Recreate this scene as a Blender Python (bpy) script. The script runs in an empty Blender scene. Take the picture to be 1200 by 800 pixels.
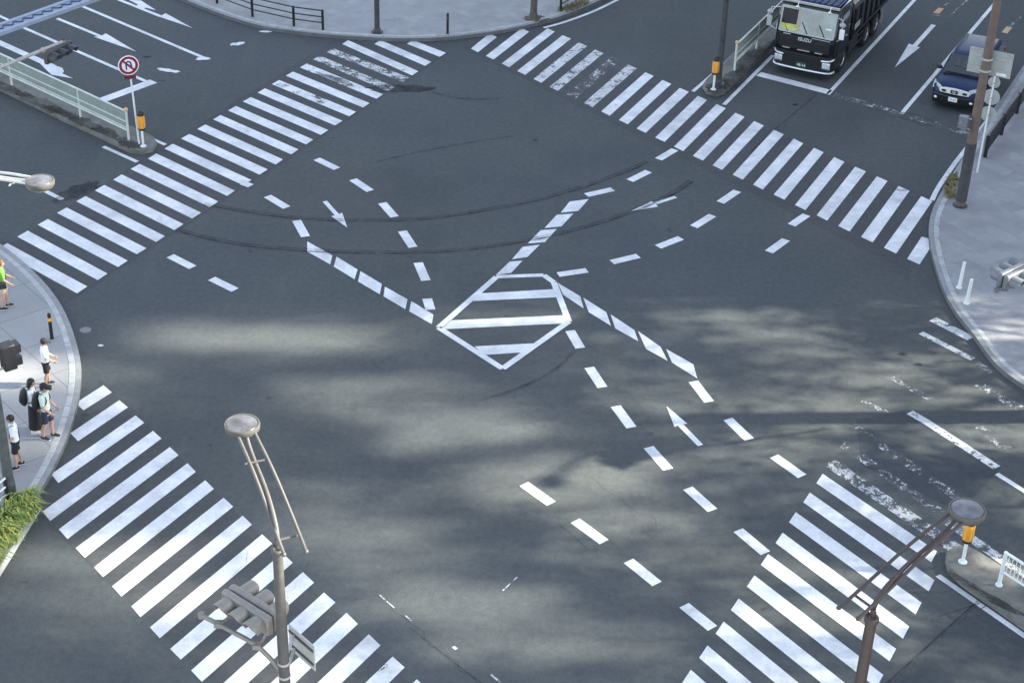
import bpy, bmesh, math, random
from mathutils import Vector, Matrix
random.seed(7)
S = bpy.context.scene
C = S.collection
PI = math.pi

# ------------------------------------------------------------------ camera
F, PITCH, ROLL, CH = 2010.88, 0.55244747, 0.03221618, 26.5
cp, sp, cr, sr = math.cos(PITCH), math.sin(PITCH), math.cos(ROLL), math.sin(ROLL)
_b = [Vector((1, 0, 0)), Vector((0, -sp, -cp)), Vector((0, cp, -sp))]
RX = cr*_b[0] - sr*_b[1]
RY = sr*_b[0] + cr*_b[1]
RZ = _b[2]
CAM = Vector((0, 0, CH))

def at(px, py, z=0.0):
    """surveyed position: the point at height z that the camera sees at a pixel of the 1200x800 photograph"""
    d = RX*((px-600)/F) + RY*((py-400)/F) + RZ
    return CAM + d*((z-CH)/d.z)

cam = bpy.data.cameras.new('camera')
cam.sensor_width = 36; cam.lens = 36*F/1200; cam.sensor_fit = 'HORIZONTAL'
cam.clip_start = .5; cam.clip_end = 2000
co = bpy.data.objects.new('camera', cam); C.objects.link(co)
m3 = Matrix((RX, -RY, -RZ)).transposed()
co.matrix_world = Matrix.Translation(CAM) @ m3.to_4x4()
S.camera = co

# ------------------------------------------------------------------ light
SUN_AZ, SUN_EL = math.radians(4.0), math.radians(30.0)
SUND = Vector((math.cos(SUN_AZ)*math.cos(SUN_EL), math.sin(SUN_AZ)*math.cos(SUN_EL), math.sin(SUN_EL)))
w = bpy.data.worlds.new('World'); S.world = w; w.use_nodes = True
nt = w.node_tree; nt.nodes.clear()
sky = nt.nodes.new('ShaderNodeTexSky'); sky.sky_type = 'NISHITA'; sky.sun_disc = False
sky.sun_elevation = SUN_EL; sky.sun_rotation = math.radians(86); sky.air_density = 1.0; sky.dust_density = 0.6; sky.ozone_density = 1.4
bg = nt.nodes.new('ShaderNodeBackground'); bg.inputs['Strength'].default_value = 0.112
wo = nt.nodes.new('ShaderNodeOutputWorld')
hs_ = nt.nodes.new('ShaderNodeHueSaturation'); hs_.inputs['Saturation'].default_value = .62
nt.links.new(sky.outputs[0], hs_.inputs['Color']); nt.links.new(hs_.outputs[0], bg.inputs[0]); nt.links.new(bg.outputs[0], wo.inputs[0])
sl = bpy.data.lights.new('sun', 'SUN'); sl.energy = 4.8; sl.angle = math.radians(1.0); sl.color = (1.0, .94, .78)
so = bpy.data.objects.new('sun', sl); C.objects.link(so)
so.rotation_euler = (-SUND).to_track_quat('-Z', 'Y').to_euler(); so.location = (80, 20, 60)
S.view_settings.view_transform = 'Standard'; S.view_settings.look = 'None'
S.view_settings.exposure = 2.08; S.view_settings.gamma = 1.0; S.view_settings.use_curve_mapping = False
S.render.engine = 'CYCLES'
S.cycles.max_bounces = 6; S.cycles.transparent_max_bounces = 12

# ------------------------------------------------------------------ materials
_mats = {}
class NG:
    def __init__(s, name):
        s.m = bpy.data.materials.new(name); s.m.use_nodes = True
        s.t = s.m.node_tree; s.n = s.t.nodes; s.p = s.n['Principled BSDF']; s.out = s.n['Material Output']
        g = s.n.new('ShaderNodeNewGeometry'); s.pos = g.outputs['Position']
    def link(s, a, b): s.t.links.new(a, b)
    def val(s, sock, v):
        if hasattr(v, 'links') or isinstance(v, bpy.types.NodeSocket): s.link(v, sock)
        else: sock.default_value = v
    def noise(s, scale, detail=4, rough=.55, vec=None, dist=0.0):
        n = s.n.new('ShaderNodeTexNoise'); n.inputs['Scale'].default_value = scale
        n.inputs['Detail'].default_value = detail; n.inputs['Roughness'].default_value = rough; n.inputs['Distortion'].default_value = dist
        s.link(vec or s.pos, n.inputs['Vector']); return n.outputs['Fac']
    def mapping(s, rotz=0, scale=(1, 1, 1), loc=(0, 0, 0)):
        n = s.n.new('ShaderNodeMapping'); n.inputs['Rotation'].default_value = (0, 0, rotz)
        n.inputs['Scale'].default_value = scale; n.inputs['Location'].default_value = loc
        s.link(s.pos, n.inputs['Vector']); return n.outputs['Vector']
    def ramp(s, fac, a, b, ca=(0, 0, 0, 1), cb=(1, 1, 1, 1)):
        n = s.n.new('ShaderNodeValToRGB'); e = n.color_ramp.elements
        e[0].position = a; e[1].position = b; e[0].color = ca; e[1].color = cb
        s.link(fac, n.inputs[0]); return n.outputs['Color']
    def mix(s, fac, a, b, mode='MIX'):
        n = s.n.new('ShaderNodeMix'); n.data_type = 'RGBA'; n.blend_type = mode
        s.val(n.inputs[0], fac); s.val(n.inputs[6], a); s.val(n.inputs[7], b); return n.outputs[2]
    def math(s, op, a, b=0.0, clamp=False):
        n = s.n.new('ShaderNodeMath'); n.operation = op; n.use_clamp = clamp
        s.val(n.inputs[0], a); s.val(n.inputs[1], b); return n.outputs[0]
    def bump(s, h, strength=.3, dist=.01):
        n = s.n.new('ShaderNodeBump'); n.inputs['Strength'].default_value = strength; n.inputs['Distance'].default_value = dist
        s.link(h, n.inputs['Height']); s.link(n.outputs[0], s.p.inputs['Normal'])
    def alpha(s, fac):
        t = s.n.new('ShaderNodeBsdfTransparent'); x = s.n.new('ShaderNodeMixShader')
        s.link(fac, x.inputs[0]); s.link(t.outputs[0], x.inputs[1]); s.link(s.p.outputs[0], x.inputs[2]); s.link(x.outputs[0], s.out.inputs['Surface'])

def c4(c): return (c[0], c[1], c[2], 1)
def sc(c, k): return (min(1, c[0]*k), min(1, c[1]*k), min(1, c[2]*k), 1)

def M(name, col, rough=.5, metal=0.0, var=.12, scale=6, spec=.5, bump=0.0, dirt=0.0, coat=0.0):
    if name in _mats: return _mats[name]
    g = NG(name)
    n = g.noise(scale, 6, .6)
    c = g.mix(g.ramp(n, .3, .7), sc(col, 1-var), sc(col, 1+var))
    if dirt:
        c = g.mix(g.math('MULTIPLY', g.ramp(g.noise(scale*.6, 8, .7, dist=.6), .5, .72), dirt), c, (.07, .06, .05, 1))
    g.link(c, g.p.inputs['Base Color'])
    g.p.inputs['Roughness'].default_value = rough; g.p.inputs['Metallic'].default_value = metal
    g.p.inputs['Specular IOR Level'].default_value = spec
    if coat: g.p.inputs['Coat Weight'].default_value = coat
    if bump: g.bump(g.noise(scale*8, 3), bump, .01)
    _mats[name] = g.m; return g.m

def asphalt(name, base, tint=1.0):
    g = NG(name)
    fine = g.noise(21, 3, .8); med = g.noise(5.5, 6, .65); big = g.noise(.22, 5, .6); wide = g.noise(.06, 3, .5)
    c = g.mix(g.ramp(big, .33, .67), c4((base[0]*.86, base[1]*.87, base[2]*.90)), c4((base[0]*1.13, base[1]*1.11, base[2]*1.07)))
    c = g.mix(g.math('MULTIPLY', g.ramp(wide, .4, .62), .5), c, c4((base[0]*1.0, base[1]*1.06, base[2]*1.16)))
    c = g.mix(g.ramp(med, .3, .72), g.mix(1.0, c, (.84, .84, .84, 1), 'MULTIPLY'), g.mix(1.0, c, (1.14, 1.14, 1.14, 1), 'MULTIPLY'))
    c = g.mix(g.ramp(fine, .32, .7), g.mix(1.0, c, (.82, .82, .82, 1), 'MULTIPLY'), g.mix(1.0, c, (1.16, 1.16, 1.15, 1), 'MULTIPLY'))
    # worn lighter streaks, oil specks
    st = g.noise(.7, 6, .7, g.mapping(.6, (1, .16, 1)))
    c = g.mix(g.math('MULTIPLY', g.ramp(st, .55, .75), .30), c, c4((base[0]*1.5, base[1]*1.5, base[2]*1.46)))
    sp_ = g.noise(1.7, 2, .5)
    c = g.mix(g.math('MULTIPLY', g.ramp(sp_, .73, .78), .55), c, (.03, .03, .034, 1))
    g.link(c, g.p.inputs['Base Color']); g.p.inputs['Roughness'].default_value = .88; g.p.inputs['Specular IOR Level'].default_value = .3
    g.bump(g.noise(70, 2), .35, .006)
    return g.m

def paint(wear):
    k = 'road_paint_%d' % int(wear*100)
    if k in _mats: return _mats[k]
    g = NG(k)
    d = g.noise(1.1, 6, .7); f = g.noise(26, 3, .6)
    c = g.mix(g.ramp(d, .36, .64), (.83, .84, .84, 1), (.58, .59, .60, 1))
    grime = g.noise(.45, 5, .7, dist=.8)
    c = g.mix(g.math('MULTIPLY', g.ramp(grime, .52, .68), .45), c, (.36, .37, .38, 1))
    c = g.mix(g.math('MULTIPLY', g.ramp(f, .55, .75), .35), c, (.45, .45, .46, 1))
    cr_ = g.noise(2.3, 8, .75, dist=1.6)
    line = g.math('SUBTRACT', 1.0, g.math('MULTIPLY', g.math('ABSOLUTE', g.math('SUBTRACT', cr_, .5)), 60), True)
    c = g.mix(g.math('MULTIPLY', line, .35), c, (.25, .25, .26, 1))
    g.link(c, g.p.inputs['Base Color']); g.p.inputs['Roughness'].default_value = .6; g.p.inputs['Specular IOR Level'].default_value = .35
    if wear > .4:
        n = g.math('ADD', g.math('MULTIPLY', g.noise(2.2, 3, .6), .42), g.math('MULTIPLY', g.noise(9, 6, .8, dist=.4), .58))
        lo = .30 + wear*.33
        g.alpha(g.math('MULTIPLY', g.ramp(n, lo-.03, lo+.05), .9))
    else:
        n = g.math('ADD', g.math('MULTIPLY', g.noise(1.4, 3, .6), .62), g.math('MULTIPLY', g.noise(13, 5, .75), .38))
        lo = .27 + wear*.40
        g.alpha(g.ramp(n, lo-.015, lo+.02))
    _mats[k] = g.m; return g.m

def stain(name, col, amount, scale=3.0, rough=.9):
    if name in _mats: return _mats[name]
    g = NG(name); g.p.inputs['Base Color'].default_value = c4(col); g.p.inputs['Roughness'].default_value = rough
    n = g.math('ADD', g.math('MULTIPLY', g.noise(scale, 4, .65), .65), g.math('MULTIPLY', g.noise(scale*9, 4, .7), .35))
    g.alpha(g.math('MULTIPLY', g.ramp(n, .36, .6), amount))
    _mats[name] = g.m; return g.m

def paving(name, ca, cb, rot, bw, bh, mortar, cm, blot=.5, offset=.5):
    g = NG(name)
    b = g.n.new('ShaderNodeTexBrick'); b.offset = offset
    b.inputs['Color1'].default_value = c4(ca); b.inputs['Color2'].default_value = c4(cb); b.inputs['Mortar'].default_value = c4(cm)
    b.inputs['Scale'].default_value = 1; b.inputs['Mortar Size'].default_value = mortar; b.inputs['Mortar Smooth'].default_value = .3
    b.inputs['Brick Width'].default_value = bw; b.inputs['Row Height'].default_value = bh; b.inputs['Bias'].default_value = 0
    g.link(g.mapping(rot, (1, 1, 1), (.13, .41, .03)), b.inputs['Vector'])
    c = b.outputs['Color']
    n = g.noise(.9, 7, .7)
    c = g.mix(g.math('MULTIPLY', g.ramp(n, .4, .68), blot), c, sc(cb, .72))
    c = g.mix(g.ramp(g.noise(20, 4, .7), .3, .7), g.mix(1.0, c, (.88, .88, .88, 1), 'MULTIPLY'), g.mix(1.0, c, (1.1, 1.1, 1.1, 1), 'MULTIPLY'))
    sp_ = g.noise(2.6, 3, .6)
    c = g.mix(g.math('MULTIPLY', g.ramp(sp_, .66, .74), .35), c, (.12, .12, .12, 1))
    g.link(c, g.p.inputs['Base Color']); g.p.inputs['Roughness'].default_value = .8
    g.bump(b.outputs['Fac'], -.2, .004)
    return g.m

MT = dict(
    road=asphalt('asphalt', (.079, .087, .089)),
    patch=asphalt('old_asphalt', (.071, .075, .077)),
    newpatch=asphalt('fresh_asphalt', (.060, .068, .074)),
    plaza=paving('plaza_paving', (.365, .368, .37), (.295, .298, .305), .75, .45, .45, .008, (.27, .275, .29), .45),
    plaza2=paving('diamond_paving', (.35, .352, .362), (.27, .27, .288), .98, .62, .62, .009, (.255, .26, .285), .55),
    walk=paving('slab_paving', (.33, .333, .335), (.295, .298, .305), -.72, 1.7, 1.7, .012, (.13, .13, .14), .35, 0.0),
    kerb=M('kerb_stone', (.42, .43, .43), .85, 0, .18, 3, bump=.2, dirt=.35),
    kerb2=M('gutter_stone', (.28, .285, .29), .85, 0, .15, 4, bump=.2, dirt=.3),
    concrete=M('median_concrete', (.155, .155, .142), .9, 0, .3, 2.2, bump=.35, dirt=.65),
    soil=stain('median_soil', (.04, .037, .031), .8, 1.6),
    skid=stain('tyre_rubber', (.022, .022, .025), .62, 2.2),
    tar=stain('tar_stain', (.022, .025, .03), .75, 1.3),
    oil=stain('faint_stain', (.03, .032, .036), .5, 1.2),
    white_metal=M('white_paint_metal', (.72, .75, .75), .4, 0, .06, 5, dirt=.12),
    pale=M('pale_lamp_metal', (.46, .45, .42), .42, .25, .12, 6, dirt=.25),
    lampbrown=M('brown_lamp_paint', (.066, .048, .045), .45, .1, .18, 5, dirt=.2),
    polebrown=M('brown_pole_paint', (.150, .108, .092), .5, .05, .16, 4, dirt=.25),
    polegrey=M('grey_pole_paint', (.098, .093, .087), .5, .1, .14, 5, dirt=.25),
    poledark=M('dark_pole_wrap', (.05, .05, .055), .55, 0, .3, 5),
    black=M('black_paint', (.014, .014, .017), .4, 0, .2, 8),
    blackgloss=M('black_gloss_paint', (.008, .008, .010), .12, 0, .1, 2, coat=.6),
    navy=M('navy_car_paint', (.010, .027, .08), .42, .0, .12, 2, spec=.25, coat=.08),
    sky_roof=M('sky_tinted_roof_paint', (.014, .034, .10), .5, 0, .25, 3, spec=.25),  # dark roof paint with the blue sky reflection put into its colour
    rubber=M('tyre_black', (.022, .022, .023), .85, 0, .2, 9),
    chrome=M('bright_chrome', (.80, .81, .82), .38, .75, .04, 3),
    alloy=M('alloy_rim', (.55, .56, .57), .3, .85, .08, 6),
    glass=M('dark_glass', (.02, .028, .032), .06, 0, .1, 2, spec=.8, coat=.6),
    shield=M('windscreen_reflection', (.105, .135, .13), .07, 0, .65, 1.9, spec=.9, coat=.7),  # pale mottled colour stands in for a reflection on the windscreen
    headlight=M('headlamp_glass', (.72, .75, .76), .12, .25, .25, 14, coat=.8),
    orange=M('orange_reflector', (.83, .33, .035), .35, 0, .10, 9, coat=.4),
    guard=M('guardrail_green_white', (.60, .64, .59), .5, 0, .08, 3, dirt=.22),
    panel=M('guardrail_panel', (.27, .31, .28), .5, 0, .10, 3, dirt=.18),
    signal=M('signal_housing_beige', (.25, .23, .20), .45, .1, .10, 7, dirt=.22),
    signaldark=M('signal_housing_grey', (.062, .065, .07), .5, .1, .12, 7),
    signalblack=M('signal_inside_black', (.015, .015, .016), .6),
    red=M('unlit_red_lens', (.20, .02, .02), .2, coat=.5), amber=M('unlit_amber_lens', (.28, .16, .02), .2, coat=.5), green=M('unlit_green_lens', (.02, .18, .12), .2, coat=.5),
    signback=M('sign_back_grey', (.40, .42, .41), .5, .15, .12, 3, dirt=.3),
    signwhite=M('sign_face_white', (.80, .81, .82), .4), signred=M('sign_face_red', (.24, .012, .02), .4), signblue=M('sign_face_blue', (.015, .05, .22), .4),
    gantry=M('pale_blue_steel', (.25, .30, .39), .5, .1, .1, 3), gantrydark=M('navy_steel', (.03, .045, .11), .5),
    bark=M('tree_bark', (.10, .085, .07), .9, 0, .35, 9, bump=.6),
    signalgrey=M('signal_housing_pale_grey', (.16, .175, .19), .45, .1, .10, 7, dirt=.2), polegreen=M('weathered_dark_pole', (.085, .10, .095), .6, .1, .25, 5, dirt=.3),
    leaf=M('leaf_green', (.06, .10, .025), .6, 0, .5, 2.5),
    grassblade=M('grass_blade', (.37, .38, .085), .6, 0, .5, 7), grassdark=M('grass_blade_dark', (.17, .26, .05), .6, 0, .5, 7), drygrass=M('dry_grass', (.20, .17, .08), .8, 0, .4, 9),
    cream=M('cream_tarp', (.55, .54, .47), .7, 0, .12, 3, dirt=.15),
    yellow=M('yellow_cloth', (.52, .54, .16), .7, 0, .3, 8),
    bldg=M('facade_tile', (.33, .31, .28), .7, 0, .1, 1.5), bldgglass=M('facade_glass', (.03, .045, .055), .08, 0, .2, 1, spec=.9),
    skin=M('skin', (.46, .28, .205), .5, 0, .06, 12), hair=M('black_hair', (.012, .010, .010), .5, 0, .3, 30), brownhair=M('brown_hair', (.15, .065, .03), .5, 0, .3, 30),
    cwhite=M('white_cotton', (.76, .78, .80), .85, 0, .07, 14), cmint=M('pale_green_cotton', (.50, .60, .55), .85, 0, .07, 14), cblack=M('black_cotton', (.016, .016, .02), .85, 0, .2, 14),
    cnavy=M('navy_cotton', (.022, .026, .05), .85, 0, .2, 14), clime=M('lime_fabric', (.15, .34, .06), .8, 0, .1, 14), bagblack=M('black_nylon', (.013, .013, .015), .6, 0, .2, 20),
    shoewhite=M('shoe_white', (.65, .65, .66), .6), cbeige=M('beige_cotton', (.42, .36, .30), .85), manhole=M('cast_iron', (.20, .21, .215), .6, .3, .2, 12),
    lampglass=M('lamp_top_plate', (.17, .165, .17), .28, .5, .5, 3.5), palelamp=M('lit_lamp_metal', (.52, .52, .50), .4, .1, .08, 6),
)

# ------------------------------------------------------------------ mesh helpers
class MB:
    def __init__(s): s.v = []; s.f = []
    def add(s, vs, fs, mtx=None):
        o = len(s.v)
        s.v += [(mtx @ Vector(p)) if mtx else Vector(p) for p in vs]
        s.f += [tuple(i+o for i in f) for f in fs]; return s
    def box(s, c, d, mtx=None, taper=1.0):
        x, y, z = c; a, b, h = d[0]/2, d[1]/2, d[2]/2; t = taper
        vs = [(x-a, y-b, z-h), (x+a, y-b, z-h), (x+a, y+b, z-h), (x-a, y+b, z-h), (x-a*t, y-b*t, z+h), (x+a*t, y-b*t, z+h), (x+a*t, y+b*t, z+h), (x-a*t, y+b*t, z+h)]
        return s.add(vs, [(0, 3, 2, 1), (4, 5, 6, 7), (0, 1, 5, 4), (1, 2, 6, 5), (2, 3, 7, 6), (3, 0, 4, 7)], mtx)
    def bar(s, a, b, wd, hg, up=Vector((0, 0, 1))):
        a, b = Vector(a), Vector(b); d = b-a; L = d.length; d.normalize()
        y = up.cross(d); y = y.normalized() if y.length > 1e-4 else Vector((0, 1, 0)); z = d.cross(y)
        mt = Matrix((d, y, z)).transposed().to_4x4(); mt.translation = (a+b)/2
        return s.box((0, 0, 0), (L, wd, hg), mt)
    def poly(s, pts): return s.add(pts, [tuple(range(len(pts)))])
    def prism(s, pts, z0, z1):
        n = len(pts); vs = [(p[0], p[1], z0) for p in pts]+[(p[0], p[1], z1) for p in pts]
        return s.add(vs, [tuple(range(n-1, -1, -1)), tuple(range(n, 2*n))]+[(i, (i+1) % n, n+(i+1) % n, n+i) for i in range(n)])
    def loft(s, rings, cap=True, mtx=None):
        n = len(rings[0]); vs = [p for r in rings for p in r]; fs = []
        for k in range(len(rings)-1):
            for i in range(n): fs.append((k*n+i, k*n+(i+1) % n, (k+1)*n+(i+1) % n, (k+1)*n+i))
        if cap: fs += [tuple(range(n-1, -1, -1)), tuple(range((len(rings)-1)*n, len(rings)*n))]
        return s.add(vs, fs, mtx)
    def tube(s, pts, r, n=10, side=None, cap=True):
        pts = [Vector(p) for p in pts]; rs = r if isinstance(r, (list, tuple)) else [r]*len(pts); rings = []
        pu = None
        for i, p in enumerate(pts):
            d = (pts[min(i+1, len(pts)-1)]-pts[max(i-1, 0)]).normalized()
            if pu is None:
                pu = Vector(side) if side else (Vector((0, 0, 1)) if abs(d.z) < .9 else Vector((0, 1, 0)))
            u = pu-d*pu.dot(d); u.normalize(); v = d.cross(u); pu = u
            ra, rb = rs[i] if isinstance(rs[i], (list, tuple)) else (rs[i], rs[i])
            rings.append([p+u*(ra*math.cos(2*PI*k/n))+v*(rb*math.sin(2*PI*k/n)) for k in range(n)])
        return s.loft(rings, cap)
    def lathe(s, prof, c=(0, 0, 0), n=24, mtx=None):
        c = Vector(c)
        rings = [[c+Vector((max(r, 1e-4)*math.cos(2*PI*k/n), max(r, 1e-4)*math.sin(2*PI*k/n), z)) for k in range(n)] for r, z in prof]
        return s.loft(rings, True, mtx)
    def ell(s, c, r, n=16, m=10, mtx=None):
        prof = [(math.sin(PI*i/m), -math.cos(PI*i/m)) for i in range(m+1)]
        rings = [[Vector((c[0]+r[0]*max(a, 1e-3)*math.cos(2*PI*k/n), c[1]+r[1]*max(a, 1e-3)*math.sin(2*PI*k/n), c[2]+r[2]*z)) for k in range(n)] for a, z in prof]
        return s.loft(rings, True, mtx)
    def build(s, name, mat, parent=None, smooth=True, bevel=0.0, off=None, angle=35, fixn=True):
        me = bpy.data.meshes.new(name)
        vs = [tuple(v-off) if off is not None else tuple(v) for v in s.v]
        me.from_pydata(vs, [], s.f)
        if fixn:
            bm = bmesh.new(); bm.from_mesh(me); bmesh.ops.recalc_face_normals(bm, faces=bm.faces[:]); bm.to_mesh(me); bm.free()
        if smooth:
            me.shade_smooth(); me.set_sharp_from_angle(angle=math.radians(angle))
        me.materials.append(mat)
        o = bpy.data.objects.new(name, me); C.objects.link(o)
        if parent: o.parent = parent
        if bevel:
            b = o.modifiers.new('bevel', 'BEVEL'); b.width = bevel; b.segments = 2; b.limit_method = 'ANGLE'; b.angle_limit = math.radians(40); b.harden_normals = False
        return o

def build_each(b, name, mat, parent=None, **kw):
    """every connected piece of the shape becomes a mesh of its own"""
    par = list(range(len(b.v)))
    def find(i):
        while par[i] != i: par[i] = par[par[i]]; i = par[i]
        return i
    for f in b.f:
        r = find(f[0])
        for i in f[1:]: par[find(i)] = r
    comp = {}
    for f in b.f: comp.setdefault(find(f[0]), []).append(f)
    out = []
    for fs in comp.values():
        m = MB(); mp = {}
        for f in fs:
            for i in f:
                if i not in mp: mp[i] = len(m.v); m.v.append(b.v[i])
            m.f.append(tuple(mp[i] for i in f))
        out.append(m.build(name, mat, parent, **kw))
    return out
MB.each = lambda s, *a, **k: build_each(s, *a, **k)

def tag(o, label=None, cat=None, group=None, kind=None):
    if label: o['label'] = label
    if cat: o['category'] = cat
    if group: o['group'] = group
    if kind: o['kind'] = kind
    return o
def thing(name, label, cat, loc=(0, 0, 0), rz=0.0, group=None):
    o = bpy.data.objects.new(name, None); C.objects.link(o); o.empty_display_size = .3
    o.location = loc; o.rotation_euler = (0, 0, rz); return tag(o, label, cat, group)
def struct(o, label=None, cat=None): return tag(o, label, cat, None, 'structure')
def xyz(p, z): return Vector((p[0], p[1], z))
def textmesh(name, s, size, mat, parent, mtx, extrude=.004):
    cu = bpy.data.curves.new('lettering', 'FONT'); cu.body = s; cu.size = size; cu.align_x = 'CENTER'; cu.align_y = 'CENTER'; cu.extrude = extrude
    t = bpy.data.objects.new('lettering', cu); C.objects.link(t)
    dg = bpy.context.evaluated_depsgraph_get(); me = bpy.data.meshes.new_from_object(t.evaluated_get(dg))
    bpy.data.objects.remove(t); me.materials.clear(); me.materials.append(mat)
    me.transform(mtx)
    o = bpy.data.objects.new(name, me); C.objects.link(o); o.parent = parent; return o

# ------------------------------------------------------------------ ground, pavements, kerbs
o = MB().poly([(-700, -300, 0), (700, -300, 0), (700, 1100, 0), (-700, 1100, 0)]).build('road', MT['road'], smooth=False)
struct(o, 'grey asphalt road surface of the whole intersection', 'road')

def smooth_path(pts, it=2):
    for _ in range(it):
        q = [pts[0]]
        for a, b in zip(pts, pts[1:]): q += [a*.75+b*.25, a*.25+b*.75]
        pts = q+[pts[-1]]
    return pts
def offset_path(pts, d):
    r = []
    for i, p in enumerate(pts):
        t = (pts[min(i+1, len(pts)-1)]-pts[max(i-1, 0)]).normalized()
        r.append(p+Vector((-t.y, t.x, 0))*d)
    return r
def resample(pts, step):
    out = [pts[0]]; acc = 0
    for a, b in zip(pts, pts[1:]):
        L = (b-a).length; t = step-acc
        while t < L: out.append(a+(b-a)*(t/L)); t += step
        acc = L-(t-step)
    return out
def kerb_and_walk(path, far, mat, nm, lab, lab_k, h=.15, kw=.17, gw=.16):
    """path: road edge with the pavement on its left; far: world points closing the pavement"""
    path = smooth_path(path)
    p1 = offset_path(path, kw); p2 = offset_path(path, kw+gw)
    kb = MB(); n = 0
    rs = resample(path, .55)
    q0 = rs; q1 = offset_path(rs, kw-.004)
    for i in range(len(rs)-1):
        a, b, c, d = q0[i], q0[i+1], q1[i+1], q1[i]
        t = (b-a)*.014; dz = random.uniform(-.003, .003)
        kb.prism([a+t, b-t, c-t, d+t], -.02, h+.012+dz)
    struct(kb.build('kerb', MT['kerb'], smooth=False, bevel=.012), lab_k, 'kerb')
    gb = MB()
    for i in range(len(p1)-1):
        gb.prism([p1[i], p1[i+1], p2[i+1], p2[i]], -.02, h+.003)
    struct(gb.build('kerb', MT['kerb2'], smooth=False), lab_k.replace('kerb', 'inner edging row behind the kerb'), 'kerb')
    wb = MB().prism([(p.x, p.y) for p in p2]+[(x, y) for x, y in far], -.02, h)
    struct(wb.build('sidewalk', mat, smooth=False), lab, 'sidewalk')
px = lambda L, z=0: [at(x, y, z) for x, y in L]

top_edge = px([(1000, -120), (850, -62), (760, -30), (693, 4), (653, 20), (630, 26.5), (600, 33.5), (560, 40), (520, 44.5), (480, 45.8), (450, 45.3), (415, 43), (382, 41), (330, 35), (300, 29), (250, 12.5), (150, -30), (0, -95), (-200, -170)])
kerb_and_walk(top_edge, [(-60, 130), (0, 200), (60, 150)][::1], MT['plaza'], 'top', 'pale grey paved plaza at the far corner, top of the photo', 'curved kerb of the far plaza')
right_edge = px([(1500, 640), (1340, 535), (1200, 448), (1175, 428), (1150, 392), (1135, 375), (1120, 352), (1110, 325), (1102.5, 300), (1099, 277), (1101, 257), (1110, 237), (1124, 214), (1150, 172), (1200, 95), (1290, -40), (1400, -200)])
kerb_and_walk(right_edge, [(60, 110), (80, 60), (60, 10)], MT['plaza2'], 'right', 'diamond patterned grey paved plaza at the right corner', 'curved kerb of the right hand plaza')
left_edge = px([(-330, 150), (-150, 218), (-40, 272), (10, 309), (32.5, 330), (50, 350), (62.5, 370), (71, 390), (77, 410), (81.5, 430), (82, 445), (80, 465), (75, 487), (65, 517), (50, 550), (37.5, 571), (15, 610), (-25, 680), (-90, 790), (-200, 980)])
kerb_and_walk(left_edge, [(-40, 5), (-80, 40), (-70, 62)], MT['walk'], 'left', 'grey slab sidewalk at the left corner where people wait', 'light kerb of the left corner sidewalk')
bot_edge = [Vector(p) for p in [(-45, -12, 0), (-20, 9, 0), (-9, 18.5, 0), (-5.4, 22.6, 0), (-3.4, 24.6, 0), (0, 25.6, 0), (4, 25.1, 0), (7.3, 23.4, 0), (10, 20, 0), (17, 9, 0), (30, -12, 0)]]
kerb_and_walk(bot_edge[::-1], [(-30, -60), (30, -60)], MT['walk'], 'near', 'slab sidewalk at the near corner below the camera', 'kerb of the near corner sidewalk')

def median(poly, h, label):
    p = px(poly); p = p
    b = MB().prism([(v.x, v.y) for v in p], -.02, h)
    o = struct(b.build('median', MT['concrete'], smooth=False, bevel=.04), label, 'median'); return o
median([(-260, -20), (0, 83), (60, 109), (120, 137), (165, 158), (180, 165), (184, 171), (180, 178), (166, 182), (152, 180), (120, 164), (80, 146), (0, 107), (-260, -5)], .2, 'worn concrete median strip at the upper left crosswalk')
median([(823, 104), (828, 97), (845, 81), (890, 38), (960, -30), (1010, -78), (1030, -78), (975, -20), (905, 55), (862, 98), (849, 111), (840, 113.5), (828, 111)], .2, 'worn concrete median strip beside the black truck')
median([(1107, 660), (1108, 652), (1116, 646.5), (1131, 645), (1150, 655), (1172, 670), (1250, 722), (1400, 820), (1400, 880), (1250, 775), (1160, 711), (1125, 686), (1111, 672)], .2, 'worn concrete median strip at the lower right crosswalk')

# dirt on the medians (irregular patches of soil and moss)
def blob(center, rx, ry, rot, z, seed):
    rnd = random.Random(seed); pts = []
    for k in range(26):
        a = 2*PI*k/26; r = 1+rnd.uniform(-.22, .22)
        x, y = rx*r*math.cos(a), ry*r*math.sin(a)
        pts.append((center.x+x*math.cos(rot)-y*math.sin(rot), center.y+x*math.sin(rot)+y*math.cos(rot), z))
    return pts
b = MB()
for i, (x, y, rx, ry) in enumerate([(8, 103, 1.0, .25), (48, 121, 1.5, .32), (70, 131, .8, .24), (100, 144, 1.0, .28), (125, 155, .7, .25), (150, 168, .6, .3)]):
    b.poly(blob(at(x, y, .2), rx, ry, -.69, .2045+.0006*i, i))
struct(b.build('soil', MT['soil'], smooth=False), 'dark soil patches along the upper left median', 'soil')
b = MB()
for i, (x, y, rx, ry) in enumerate([(842, 103, .7, .45), (860, 92, 1.3, .4), (885, 66, 1.8, .45), (1160, 700, .8, .14), (1130, 681, .5, .12)]):
    b.poly(blob(at(x, y, .2), rx, ry, 1.1 if x < 1000 else -.75, .2045+.0006*i, i+20))
struct(b.build('soil', MT['soil'], smooth=False), 'dark grime on the two right hand medians', 'soil')

# ------------------------------------------------------------------ road markings
Z1, Z2, Z3 = .004, .008, .012
def flat(name, quads, mat, label, z=Z2, cat='road marking'):
    b = MB()
    for i, q in enumerate(quads): b.poly([xyz(p, z+.0006*(i % 5)) for p in q])
    return struct(b.build(name, mat, smooth=False), label, cat)
def lerp(a, b, t): return a+(b-a)*t

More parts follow.
